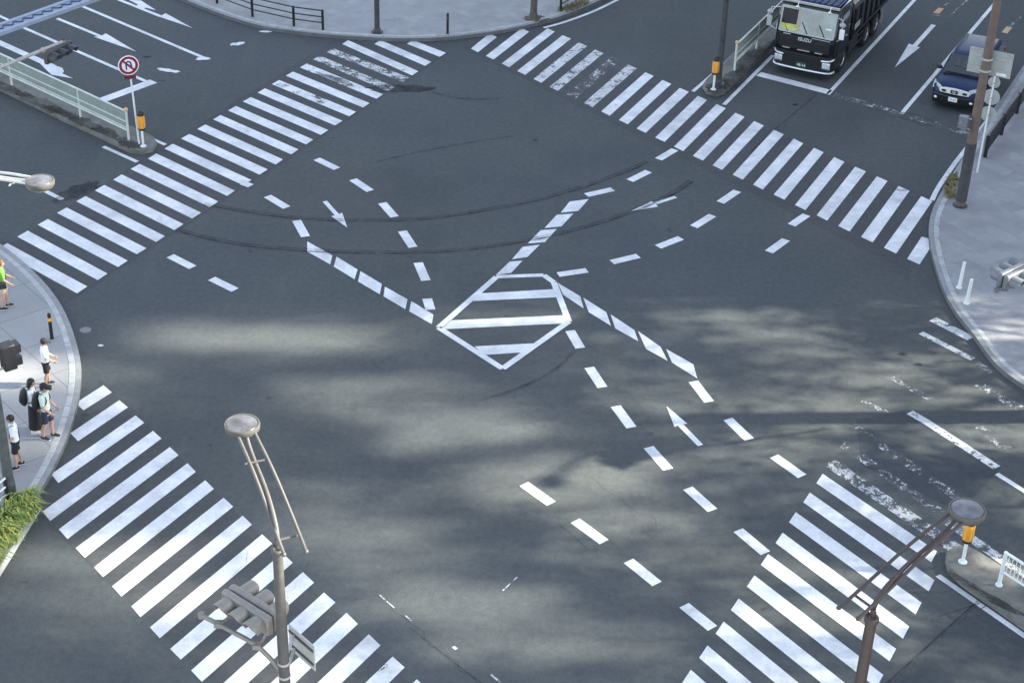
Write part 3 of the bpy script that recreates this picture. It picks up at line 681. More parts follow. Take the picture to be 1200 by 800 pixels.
# sign plate on the lower left lamp post
q = Vector((L1[0], L1[1], 4.9)); a, bq = at(341, 742, 5.0), at(367, 765, 5.0)
u = (bq-a).normalized(); cpt = (a+bq)/2+Vector((0, 0, -.1)); n = Vector((-u.y, u.x, 0))
rt = thing('road_sign', 'rectangular sign plate seen from behind on the lower left lamp post', 'sign', cpt, math.atan2(u.y, u.x))
MB().box((0, 0, 0), (.80, .025, .60)).build('plate', MT['palelamp'], rt, bevel=.006)
MB().box((0, -.026, .17), (.76, .024, .05)).box((0, -.026, -.15), (.76, .024, .05)).each('rail', MT['polegrey'], rt, bevel=.004)
b = MB()
dl = Matrix.Rotation(-math.atan2(u.y, u.x), 3, 'Z') @ (q-cpt)
for zc in (.17, -.15, -.42):
    if zc > -.3: b.bar((-.2, -.04, zc), (dl.x, dl.y, zc), .05, .05)
    b.lathe([(.112, -.025), (.118, -.02), (.118, .02), (.112, .025)], (dl.x, dl.y, zc), 18)
b.each('clamp', MT['pale'], rt)

# overhead lattice beam at the upper left, cantilevered from a mast outside the picture
g0, g1 = at(-150, 88, 6.8), at(160, -22, 6.8)
rt = thing('sign_gantry', 'pale blue lattice beam crossing the upper left corner overhead', 'gantry', (g0.x, g0.y, 0))
d = (g1-g0); L = d.length; u = d.normalized(); s = Vector((-u.y, u.x, 0)); gz = Vector((0, 0, 6.8))
b = MB(); W = .24
for q in (-1, 1): b.bar(s*(W*q)+gz, u*L+s*(W*q)+gz, .16, .12)
b.each('chord', MT['gantry'], rt, bevel=.01)
b = MB(); n = int(L/.19)
for k in range(n):
    a, e = u*(L*k/n)+s*(.10*(1 if k % 2 else -1)), u*(L*(k+1)/n)+s*(.10*(-1 if k % 2 else 1))
    b.bar(a+gz+Vector((0, 0, .05)), e+gz+Vector((0, 0, .05)), .045, .03)
b.build('lacing', MT['gantrydark'], rt)
b = MB().bar(gz+Vector((0, 0, .01)), u*L+gz+Vector((0, 0, .01)), .318, .05)
b.build('web_plate', MT['gantry'], rt)
MB().tube([(0, 0, 0), (0, 0, 7.1)], [.18, .15], 18).build('mast', MT['gantry'], rt)

# no turning sign on the upper left median
base = at(163, 168.5, .2)
rt = thing('road_sign', 'round red and white no U-turn sign on a white post at the upper left median', 'sign', base)
ph = 3.0
ctr = Vector((-.12, 0, ph-.02))
MB().tube([(0, 0, 0), (-.10, .02, ph+.2)], .034, 12).build('post', MT['white_metal'], rt)
f = (Vector((0, 0, 26.5-4))-Vector((base.x, base.y, ph))); yaw = math.atan2(-1.0, .42)
# face looks down the road towards the camera side
mm = (Matrix.Translation(ctr+Vector((.05*math.cos(yaw), .05*math.sin(yaw), 0))) @ Matrix.Rotation(yaw, 4, 'Z') @ Matrix.Rotation(PI/2, 4, 'Y'))
pl = MB().lathe([(0, 0), (.36, 0), (.36, .008), (.345, .012)], (0, 0, 0), 40, mm).build('plate', MT['signwhite'], rt)
def annulus(r0, r1, z, n=40):
    b = MB()
    for k in range(n):
        a, c_ = 2*PI*k/n, 2*PI*(k+1)/n
        b.poly([mm @ Vector((r*math.cos(t), r*math.sin(t), z)) for r, t in ((r0, a), (r1, a), (r1, c_), (r0, c_))])
    return b
annulus(.235, .325, .016).build('red_ring', MT['signred'], pl, smooth=False)
# U-turn arrow (local x of the sign is down, y is to the viewer's right)
b = MB()
def sq(pts, z): b.poly([mm @ Vector((-y, x, z)) for x, y in pts])
sq([(-.11, -.15), (-.055, -.15), (-.055, .06), (-.11, .06)], .018)
for k in range(8):
    a, c_ = PI-PI*k/8, PI-PI*(k+1)/8
    sq([(.0+.11*math.cos(a), .06+.11*math.sin(a)), (.0+.11*math.cos(c_), .06+.11*math.sin(c_)), (.0+.055*math.cos(c_), .06+.055*math.sin(c_)), (.0+.055*math.cos(a), .06+.055*math.sin(a))], .018)
sq([(.055, .06), (.11, .06), (.11, -.0), (.055, -.0)], .018); sq([(.03, .0), (.14, .0), (.085, -.1)], .0185)
b.build('arrow_symbol', MT['signblue'], pl, smooth=False)
b = MB(); sq([(-.20, .15), (-.15, .20), (.20, -.15), (.15, -.20)], .021); b.build('slash', MT['signred'], pl, smooth=False)
mm2 = Matrix.Translation(Vector((-.10, .02, ph-.46))+Vector((.05*math.cos(yaw), .05*math.sin(yaw), 0))) @ Matrix.Rotation(yaw, 4, 'Z')
MB().box((0, 0, 0), (.012, .4, .15), mm2).build('sub_plate', M('dark_red_plate', (.10, .02, .025), .5), rt)

def round_pole_signs():
    base = at(1145, 202, .15)
    rt = thing('road_sign', 'thin white post with three round sign backs beside the brown lamp post', 'sign', base)
    MB().tube([(0, 0, 0), (0, 0, 3.65)], .034, 12).build('post', MT['white_metal'], rt)
    yaw = math.radians(66)      # faces up the road, backs to the intersection
    n = Vector((math.cos(yaw), math.sin(yaw), 0))
    for z, r in ((3.40, .21), (2.86, .29), (2.22, .28)):
        mm = Matrix.Translation(Vector((0, 0, z))+n*.05) @ Matrix.Rotation(yaw, 4, 'Z') @ Matrix.Rotation(PI/2, 4, 'Y')
        p_ = MB().lathe([(0, 0), (r, 0), (r, .012), (r-.02, .016), (0, .016)], (0, 0, 0), 32, mm).build('plate', MT['signback'], rt)
        MB().box((.0, 0, z), (.05, .12, .05), None).each('clamp', MT['pale'], rt)
round_pole_signs()

# rectangular board behind the brown post
q0, q1 = at(1138, 75, 5.3), at(1186, 84, 5.3)
c_ = (q0+q1)/2+Vector((.05, .42, 0))
rt = thing('road_sign', 'rectangular grey sign board seen from behind on the brown lamp post', 'sign', c_, math.radians(-25))
MB().box((0, 0, 0), (1.42, .03, .86)).build('plate', MT['signback'], rt, bevel=.01)
MB().box((0, -.035, .2), (1.38, .03, .06)).box((0, -.035, -.2), (1.38, .03, .06)).each('rail', MT['pale'], rt)
MB().box((.42, -.02, -.33), (.32, .01, .1)).build('sticker', MT['signwhite'], rt)
bp = at(1125, 241, .15)
dl = Matrix.Rotation(math.radians(25), 3, 'Z') @ (Vector((bp.x, bp.y, 5.3))-c_)
b = MB()
for zc in (.2, -.2): b.bar((dl.x*.4, -.05, zc), (dl.x, dl.y, zc), .06, .06); b.lathe([(.2, -.03), (.205, 0), (.2, .03)], (dl.x, dl.y, zc), 18)
b.each('clamp', MT['pale'], rt)
# small pedestrian signal on the left side of the brown post
q = at(1136, 131, 3.35)
rt = thing('pedestrian_signal', 'small grey pedestrian signal fixed to the brown lamp post', 'pedestrian signal', (bp.x-.36, bp.y-.12, 3.25), math.radians(150))
rt.scale = (.62, .62, .62)
hs = MB().box((0, 0, 0), (.3, .40, .80)).build('housing', MT['signalgrey'], rt, bevel=.03)
b = MB()
for zc in (.2, -.2): b.box((.25, 0, zc+.17), (.22, .38, .015)); b.box((.24, .18, zc+.05), (.2, .015, .24)); b.box((.24, -.18, zc+.05), (.2, .015, .24))
b.each('visor', MT['signalgrey'], hs)
MB().box((.153, 0, .2), (.01, .28, .28)).build('lens', MT['red'], hs); MB().box((.153, 0, -.2), (.01, .28, .28)).build('lens', MT['green'], hs)
MB().tube([(-.14, 0, .3), (-.30, -.02, .3)], .035, 8).tube([(-.14, 0, -.3), (-.30, -.02, -.3)], .035, 8).each('bracket', MT['pale'], rt)

# orange cushion posts
def orange_post(p, h, label):
    rt = thing('bollard', label, 'bollard', p, 0, 'orange marker posts on the medians')
    MB().tube([(0, 0, 0), (0, 0, h*.62)], .045, 12).build('post', MT['white_metal'], rt)
    MB().lathe([(.11, 0), (.11, .02), (.05, .04)], (0, 0, 0), 16).build('base', MT['white_metal'], rt)
    b = MB(); n = 20; rg = []
    for z, r in ((h*.50, .10), (h*.52, .118), (h*.84, .118), (h*.86, .108)):
        rg.append([Vector(((r+(.012 if k % 2 else 0))*math.cos(2*PI*k/n), (r+(.012 if k % 2 else 0))*math.sin(2*PI*k/n), z)) for k in range(n)])
    b.loft(rg).build('reflector', MT['orange'], rt)
    MB().lathe([(.11, h*.46), (.124, h*.47), (.124, h*.515), (.10, h*.52)], (0, 0, 0), 20).build('band', MT['black'], rt)
    MB().lathe([(.115, h*.855), (.122, h*.86), (.12, h*.91), (.085, h*.97), (.035, h), (0, h)], (0, 0, 0), 20).build('cap', MT['black'], rt)
    b = MB()
    for k in range(5): a = 2*PI*k/5; b.box((.126*math.cos(a), .126*math.sin(a), h*.68), (.03, .012, h*.26), None)
    b.each('rib', M('yellow_reflector', (.85, .50, .09), .35), rt)
orange_post(at(168, 171.5, .2), 1.38, 'orange marker post with black cap beside the round no U-turn sign')
orange_post(at(836, 105, .2), 1.38, 'orange marker post with black cap on the median near the black truck')
orange_post(at(1128, 658, .2), 1.36, 'orange marker post with black cap at the tip of the lower right median')

def black_bollard(p, h, label, band):
    rt = thing('bollard', label, 'bollard', p, 0, 'slim black bollards on the pavements')
    MB().lathe([(.06, 0), (.06, .02), (.052, .03), (.050, h-.02), (.03, h)], (0, 0, 0), 16).build('post', MT['black'], rt)
    MB().lathe([(.052, h-.26), (.057, h-.255), (.057, h-.15), (.052, h-.145)], (0, 0, 0), 16).build('band', band, rt)
black_bollard(at(61, 396.5, .15), .85, 'black bollard with orange band on the left sidewalk', MT['orange'])
black_bollard(at(524.5, 40, .15), .9, 'slim black bollard on the far plaza at the kerb', M('dull_red_band', (.12, .06, .06), .5))
def white_post(p, h, lean, label):
    rt = thing('bollard', label, 'bollard', p, 0, 'white posts at the right plaza kerb')
    MB().tube([(0, 0, 0), (lean*.5, 0, h*.5), (lean, 0, h)], [.06, .055, .052], 14).build('post', MT['white_metal'], rt)
    MB().lathe([(.10, 0), (.10, .025), (.065, .04)], (0, 0, 0), 16).build('base', MT['white_metal'], rt)
    MB().lathe([(.053, 0), (.04, .02), (0, .025)], (lean, 0, h), 14).build('cap', MT['white_metal'], rt)
white_post(at(1124, 337, .15), .9, .02, 'upper of the two white posts at the right plaza kerb')
white_post(at(1132.5, 355.5, .15), .84, .02, 'lower of the two white posts at the right plaza kerb')

# guardrails with ribbed pale panels
def guardrail(pts, label, h=1.12, ball=True, step=None):
    root_p = pts[0]
    rt = thing('guardrail', label, 'guardrail', root_p, 0, 'pale green guardrails on the medians')
    off = Vector(root_p)
    for i, p in enumerate(pts):
        b = MB().tube([p, p+Vector((0, 0, h))], .045, 12)
        ps = b.build('post', MT['guard'], rt, off=off)
        if ball and i == 0: MB().ell(p+Vector((0, 0, h+.05)), (.075, .075, .075), 14, 10).build('ball_cap', M('orange_ball', (.75, .42, .22), .4), ps, off=off)
    for i in range(len(pts)-1):
        a, e = pts[i], pts[i+1]; zz = Vector((0, 0, 1))
        b = MB()
        for z0, z1 in ((.48, .66), (.68, .85), (.87, 1.06)): b.bar(a+zz*((z0+z1)/2*h/1.12), e+zz*((z0+z1)/2*h/1.12), .03, (z1-z0))
        b.each('panel', MT['panel'], rt, off=off)
        b = MB()
        for z in (.36, 1.10): b.tube([a+zz*z*h/1.12, e+zz*z*h/1.12], .035, 10)
        for z, q_ in ((.47, .05), (.70, .05)): b.bar(a+zz*z*h/1.12, e+zz*z*h/1.12, .06, q_)
        b.each('rail', MT['guard'], rt, off=off)
e0, e1, e2 = at(151, 164, .2), at(94.5, 137, .2), at(14, 99.5, .2)
dv = (e2-e1)
guardrail([e0, e1, e2, e2+dv, e2+dv*2], 'pale green ribbed guardrail along the upper left median')
e0 = at(860.5, 82.5, .2); e1 = at(905, 39, .2); dv = (e1-e0).normalized()*2.6
guardrail([e0, e0+dv, e0+dv*2, e0+dv*3, e0+dv*4], 'pale green ribbed guardrail along the median beside the truck')

# white baluster fence on the lower right median
p0 = at(1170.5, 685, .2); p1 = at(1290, 762, .2); d = (p1-p0); L = d.length; u = d.normalized()
rt = thing('fence', 'white railing with thin upright bars on the lower right median', 'fence', p0)
zz = Vector((0, 0, 1))
for k in range(3): MB().tube([u*(L*k/2), u*(L*k/2)+zz*1.0], .05, 12).lathe([(.09, 0), (.09, .02), (.05, .03)], u*(L*k/2), 12).build('post', MT['white_metal'], rt)
MB().tube([zz*.98, u*L+zz*.98], .036, 10).build('rail', MT['white_metal'], rt)
MB().tube([zz*.42, u*L+zz*.42], .03, 10).build('rail', MT['white_metal'], rt)
b = MB(); n = int(L/.11)
for k in range(1, n): b.tube([u*(L*k/n)+zz*.42, u*(L*k/n)+zz*.97], .011, 6)
b.each('baluster', MT['white_metal'], rt)

# dark pipe fences
def pipe_fence(pts, rails, label, mat='black', h=.86, post_r=.05, rail_r=.028):
    rt = thing('fence', label, 'fence', pts[0], 0); off = Vector(pts[0]); zz = Vector((0, 0, 1))
    for p in pts: MB().box(p+zz*(h/2), (post_r*2, post_r*2, h)).build('post', MT[mat], rt, off=off, bevel=.01)
    for z in rails:
        b = MB()
        for a, e in zip(pts, pts[1:]): b.tube([a+zz*z, e+zz*z], rail_r, 8)
        b.build('rail', MT[mat], rt, off=off)
pipe_fence([at(x, y, .15) for x, y in [(378.5, 35), (344.5, 30.5), (296, 19.5), (254.5, 4), (212, -14)]], (.82, .55, .3), 'black three rail fence on the far plaza at the left')
pipe_fence([at(x, y, .15) for x, y in [(657, 13), (692, -6), (730, -26)]], (.82, .55, .3), 'black railing on the far plaza beside dry grass')
fp = [at(x, y, .15) for x, y in [(1154, 184), (1173, 158), (1191, 133), (1211, 106)]]
pipe_fence([p for p in fp], (.80, .62, .44, .26), 'dark railing along the right plaza kerb', post_r=.06, rail_r=.05)
b = MB()
n_ = Vector((fp[0]-fp[1]).normalized()); s_ = Vector((-n_.y, n_.x, 0))
pipe_fence([at(11, 592, .15), at(-24, 622, .15), at(-60, 655, .15)], (.84, .60, .36), 'railing with pale rails behind the ornamental grass', h=.84)
for o in [x for x in bpy.data.objects if x.get('label') == 'railing with pale rails behind the ornamental grass'][0].children:
    if o.name.startswith('rail'): o.data.materials.clear(); o.data.materials.append(MT['white_metal'])

# ornamental grass, dry grass tufts
def grass(name, centers, label, mats, hmin, hmax, seed, per=150, spread=.35):
    rnd = random.Random(seed); objs = []
    for mi, mt in enumerate(mats):
        b = MB()
        for c_ in centers:
            for k in range(per//len(mats)):
                a = rnd.uniform(0, 2*PI); r = spread*math.sqrt(rnd.random())*.6
                lean_ = rnd.gauss(-.5, .8) if name == 'ornamental_grass' else a
                p = c_+Vector((r*math.cos(a), r*math.sin(a), 0)); h = rnd.uniform(hmin, hmax); bend = rnd.uniform(.4, 1.15)*h
                d = Vector((math.cos(lean_+rnd.uniform(-.5, .5)), math.sin(lean_+rnd.uniform(-.5, .5)), 0)); s = Vector((-d.y, d.x, 0))*rnd.uniform(.010, .026)
                m1 = p+d*(bend*.35)+Vector((0, 0, h*.8)); m2 = p+d*bend+Vector((0, 0, h*rnd.uniform(.35, .85)))
                b.add([p-s, p+s, m1+s, m1-s, m2], [(0, 1, 2, 3), (3, 2, 4)])
        o = b.build(name, mt, smooth=False, fixn=False)
        tag(o, label if mi == 0 else label+' darker blades', None, None, 'stuff'); objs.append(o)
G = [(47, 578), (39, 585), (48, 592), (28, 588), (33, 602), (22, 612), (38, 598), (15, 626), (8, 618), (2, 640), (-8, 655), (-20, 665), (18, 600), (24, 622), (5, 650), (-15, 640)]
grass('ornamental_grass', [at(x-15, y+13, .12) for x, y in G], 'yellow green ornamental grass beside the left sidewalk', [MT['grassblade'], MT['grassdark']], .3, .62, 3, 70, .42)
grass('dry_grass', [at(1112+dx, 226+dy, .12) for dx, dy in ((0, 0), (2, -6), (4, -12), (1, 5), (7, -16))], 'dry grass tuft at the foot of the brown lamp post', [MT['drygrass']], .08, .26, 5, 60, .28)
grass('dry_grass', [at(662+dx, 13-dx*.42, .12) for dx in (0, 5, 10, 15, 20)], 'dry grass strip under the black railing on the far plaza', [MT['drygrass']], .06, .18, 6, 90, .5)

# ------------------------------------------------------------------ vehicles
HEAD = math.radians(-116.3)
def wheel(parent, x, y, r, wdt, side, dual=False, rim='alloy'):
    mm = Matrix.Translation((x, y, r)) @ Matrix.Rotation(PI/2*-side, 4, 'X')
    prof = [(r*.58, -wdt/2), (r*.92, -wdt/2), (r, -wdt*.38), (r, wdt*.38), (r*.92, wdt/2), (r*.60, wdt/2), (r*.58, wdt*.4)]
    wh = MB().lathe(prof, (0, 0, 0), 28, mm).build('wheel', MT['rubber'], parent)
    MB().lathe([(r*.6, wdt*.2), (r*.59, wdt*.47), (r*.53, wdt*.49), (r*.5, wdt*.30), (r*.22, wdt*.26 if not dual else wdt*.1), (r*.2, wdt*.38), (0, wdt*.4)], (0, 0, 0), 24, mm).build('rim', MT[rim], wh)
    b = MB()
    for k in range(8):
        a = 2*PI*k/8; b.box((0, 0, 0), (r*.09, r*.26, .02), mm @ Matrix.Rotation(a, 4, 'Z') @ Matrix.Translation((0, r*.38, wdt*.30)))
    b.each('spoke', MT['signalblack'], wh)
    return wh

def make_truck(front):
    rt = thing('truck', 'large black dump truck with sky reflection painted blue on the cab roof waiting at the stop line', 'truck', front, HEAD)
    P = MT; W = 2.46; hw = W/2
    # cab shell: side profile lofted over y
    prof = [(-.06, .95), (-.0, 1.25), (-.02, 1.72), (-.28, 2.72), (-.42, 2.88), (-1.75, 2.93), (-1.86, 2.85), (-1.9, .95)]
    b = MB(); rings = []
    for y, k in ((-hw, .965), (-hw+.05, 1), (hw-.05, 1), (hw, .965)):
        rings.append([Vector((-.95+(x+.95)*k, y, .95+(z-.95)*(k if z > 2 else 1))) for x, z in prof])
    b.loft(rings).build('cab', P['blackgloss'], rt, bevel=.03)
    # roof ribs
    b = MB().box((-1.08, 0, 2.945), (1.22, 2.2, .03))
    rf = b.build('roof', P['sky_roof'], rt, bevel=.02)
    b = MB()
    for k in range(9): b.box((-1.08, -.96+k*.24, 2.975), (1.14, .07, .04))
    b.each('roof_rib', P['sky_roof'], rf, bevel=.012)
    MB().box((-.33, 0, 2.90), (.10, 2.3, .10)).build('sun_visor', P['pale'], rt, bevel=.02)
    # windscreen
    def fx(z): return -.02-(z-1.72)*.26+.006
    def ws(y0, y1, z0, z1, o=.006): return [(fx(z0)+o, y0, z0), (fx(z0)+o, y1, z0), (fx(z1)+o, y1, z1), (fx(z1)+o, y0, z1)]
    gl = MB().poly(ws(-1.1, 1.1, 1.78, 2.68)); o = gl.build('windscreen', P['shield'], rt, smooth=False)
    b = MB()
    for q in ((-1.13, -1.08, 1.75, 2.72), (1.08, 1.13, 1.75, 2.72), (-1.08, 1.08, 1.73, 1.79), (-1.08, 1.08, 2.67, 2.73)): b.poly(ws(*q, .012))
    b.build('windscreen_frame', P['signback'], o, smooth=False)
    MB().poly(ws(-1.07, -.45, 2.05, 2.62, .009)).build('dark_interior', P['signalblack'], o, smooth=False)
    b = MB().poly(ws(-1.05, -.40, 1.82, 2.05, .012)); b.add([(fx(1.82)+.03, -1.02, 1.83), (fx(1.82)+.03, -.42, 1.83), (fx(2.0)+.03, -.55, 2.03), (fx(2.0)+.03, -.95, 2.06)], [(0, 1, 2, 3)])
    b.build('dashboard_cloth', P['yellow'], o, smooth=False)
    b = MB()
    for y in (-.75, .05, .75): b.bar((fx(1.78)+.03, y, 1.78), (fx(2.2)+.035, y-.28, 2.2), .02, .02)
    b.each('wiper', P['black'], o)
    MB().poly(ws(-.45, -.30, 1.84, 2.6, .010)).build('beige_strip', P['cbeige'], o, smooth=False)  # upright beige strip laid on the windscreen
    MB().poly(ws(.75, .98, 2.08, 2.14, .012)).build('sticker', P['signwhite'], o, smooth=False)
    # grille and face panels
    b = MB().box((.01, 0, 1.38), (.05, 2.05, .52)); gr = b.build('grille', P['black'], rt, bevel=.02)
    b = MB()
    for z, ys in ((1.5, (-.6, 0, .6)), (1.18, (-.62, 0, .62))):
        for y in ys: b.box((.04, y, z), (.015, .42, .09))
    b.each('slot', P['signalblack'], gr, bevel=.01)
    b = MB()
    for y, l in ((-.72, .3), (0, .5), (.62, .3)): b.box((.045, y, 1.12), (.02, l, .035))
    b.box((.03, -.75, 1.68), (.02, .3, .03)); b.box((.03, .65, 1.68), (.02, .75, .025))
    b.each('trim', P['chrome'], gr)
    fm = Matrix.Translation((.05, 0, 1.56)) @ Matrix.Rotation(PI/2, 4, 'Z') @ Matrix.Rotation(PI/2, 4, 'X')
    textmesh('lettering', 'ISUZU', .20, P['signwhite'], gr, fm)
    # bumper
    prf = []
    for y, x in ((-hw-.01, -.35), (-hw+.06, -.06), (-hw+.3, .06), (0, .10), (hw-.3, .06), (hw-.06, -.06), (hw+.01, -.35)):
        prf.append([Vector((x-.45, y*.96, .36)), Vector((x, y, .36)), Vector((x+.02, y, .46)), Vector((x+.0, y, .98)), Vector((x-.45, y*.96, .98))])
    bp_ = MB().loft(prf).build('bumper', P['black'], rt, bevel=.015)
    b = MB()
    pts = [Vector((x+.035, y*1.0, .37)) for y, x in ((-hw-.01, -.30), (-hw+.06, -.04), (-hw+.3, .06), (0, .10), (hw-.3, .06), (hw-.06, -.04), (hw+.01, -.30))]
    b.tube(smooth_path(pts, 2), .042, 8); b.build('bumper_trim', P['chrome'], bp_)
    for s in (-1, 1):
        hl = MB().box((.045, s*.98, .66), (.10, .32, .28)).build('headlight', P['headlight'], rt, bevel=.03)
        MB().tube(smooth_path([Vector((-.16, s*1.22, .92)), Vector((.06, s*1.12, .88)), Vector((.10, s*.78, .86))], 2), .035, 8).build('lamp_trim', P['chrome'], hl)
        MB().box((.09, s*.98, .56), (.03, .28, .03)).build('lamp_bar', P['signalblack'], hl)
    pt = MB().box((.125, 0, .56), (.012, .44, .22)).build('number_plate', M('green_plate', (.02, .06, .04), .5), rt, bevel=.004)
    fm = Matrix.Translation((.133, 0, .54)) @ Matrix.Rotation(PI/2, 4, 'Z') @ Matrix.Rotation(PI/2, 4, 'X')
    textmesh('lettering', '48-14', .15, P['signwhite'], pt, fm)
    # doors with windows, mirrors
    for s in (-1, 1):
        d_ = MB().box((-.95, s*(hw+.002), 1.55), (1.15, .03, 1.15)).build('door', P['blackgloss'], rt, bevel=.01)
        b = MB().add([(-.42, s*(hw+.022), 1.75), (-1.45, s*(hw+.022), 1.75), (-1.45, s*(hw+.012), 2.62), (-.62, s*(hw+.012), 2.62)], [(0, 1, 2, 3)])
        b.each('window', P['glass'], d_, smooth=False)
        MB().box((-1.35, s*(hw+.03), 1.55), (.16, .03, .04)).build('handle', P['chrome'], d_)
        mr = MB().tube([(-.2, s*(hw-.05), 2.62), (.15, s*(hw+.22), 2.68), (.18, s*(hw+.26), 1.95), (-.1, s*(hw), 1.7)], .02, 8).build('mirror_arm', P['chrome'], rt)
        MB().box((.17, s*(hw+.25), 2.12), (.10, .2, .42)).build('mirror', P['signwhite'] if s > 0 else P['signback'], mr, bevel=.03)
        MB().ell((.18, s*(hw+.24), 2.5), (.09, .13, .10)).build('mirror', P['signback'], mr)
        MB().box((-.62, s*(hw-.14), .62), (.9, .28, .5)).build('step', P['black'], rt, bevel=.03)
    b = MB()
    for y in (-.45, .85): b.tube([(-.32, y, 2.95), (-.12, y, 3.0), (-.02, y, 2.86)], .018, 8); b.ell((0, y, 2.82), (.05, .07, .06))
    b.each('front_mirror', P['chrome'], rt)
    # chassis, wheels
    MB().box((-4.4, 0, .78), (5.8, .9, .26)).build('chassis', P['black'], rt)
    for s in (-1, 1):
        wheel(rt, -1.42, s*1.05, .50, .30, s, rim='alloy')
        for x in (-4.55, -5.88):
            wheel(rt, x, s*.96, .50, .52, s, True, 'alloy')
            fd = [Vector((x+.62*math.cos(a), 0, .52+.62*math.sin(a))) for a in [PI*k/10 for k in range(11)]]
            b = MB(); l_ = [v+Vector((0, s*1.22, 0)) for v in fd]; r_ = [v+Vector((0, s*.72, 0)) for v in fd]
            for k in range(10): b.poly([l_[k], l_[k+1], r_[k+1], r_[k]])
            b.build('mudguard', P['black'], rt)
        MB().box((-6.72, s*.97, .62), (.03, .56, .66)).build('mud_flap', P['signback'], rt)
        MB().box((-2.75, s*1.0, .75), (1.2, .42, .5)).build('fuel_tank', P['black'] if s < 0 else P['black'], rt, bevel=.06)
        b = MB()
        for z in (.55, .85): b.bar((-2.1, s*1.2, z), (-4.0, s*1.2, z), .03, .06)
        b.each('side_guard', P['signaldark'], rt)
    # dump body
    x0, x1, zb, zt = -2.15, -7.3, 1.15, 2.35
    body = MB()
    body.box(((x0+x1)/2, 0, zb), (x0-x1, 2.3, .12))
    for s in (-1, 1): body.box(((x0+x1)/2, s*1.19, (zb+zt)/2), (x0-x1, .08, zt-zb))
    body.box((x0, 0, (zb+zt)/2+.1), (.1, 2.4, zt-zb+.25)); body.box((x1, 0, (zb+zt)/2), (.1, 2.4, zt-zb))
    bd = body.build('dump_body', P['blackgloss'], rt, bevel=.012)
    b = MB()
    for s in (-1, 1):
        for k in range(7): b.box((x0-.3-k*.76, s*1.255, (zb+zt)/2), (.09, .06, zt-zb-.1))
        b.bar((x0, s*1.25, zb+.05), (x1, s*1.25, zb+.05), .09, .1)
    b.each('body_rib', P['black'], bd, bevel=.008)
    b = MB()
    for s in (-1, 1): b.bar((x0, s*1.2, zt+.04), (x1, s*1.2, zt+.04), .13, .09)
    b.each('body_rim', P['signaldark'], bd)
    b = MB().box(((x0+x1)/2-.05, .72, 2.66), (x0-x1-.2, .92, .06)).box(((x0+x1)/2-.25, -.62, 2.50), (x0-x1-.75, .9, .05)).box((x0-.11, .72, 2.46), (.06, .88, .34)).box(((x0+x1)/2-.05, 1.165, 2.56), (x0-x1-.2, .04, .2))
    tp = b.build('load_cover', P['cream'], bd, bevel=.02)
    b = MB()
    for k in range(7): b.bar((x0-.6-k*.70, .30, 2.70), (x0-.6-k*.70, 1.14, 2.70), .03, .02)
    b.each('cover_seam', P['signaldark'], tp)
    MB().box((x0+.14, -.45, 2.2), (.16, 1.4, 1.7)).build('front_guard', P['black'], bd, bevel=.02)
    b = MB().box((x0-.55, 1.28, 1.55), (.7, .02, .24)); b.build('light_plate', P['signback'], bd)
    return rt
tf = (at(905.5, 70, .42)+at(972, 90, .42))/2
make_truck((tf.x+.05, tf.y+.12, 0))

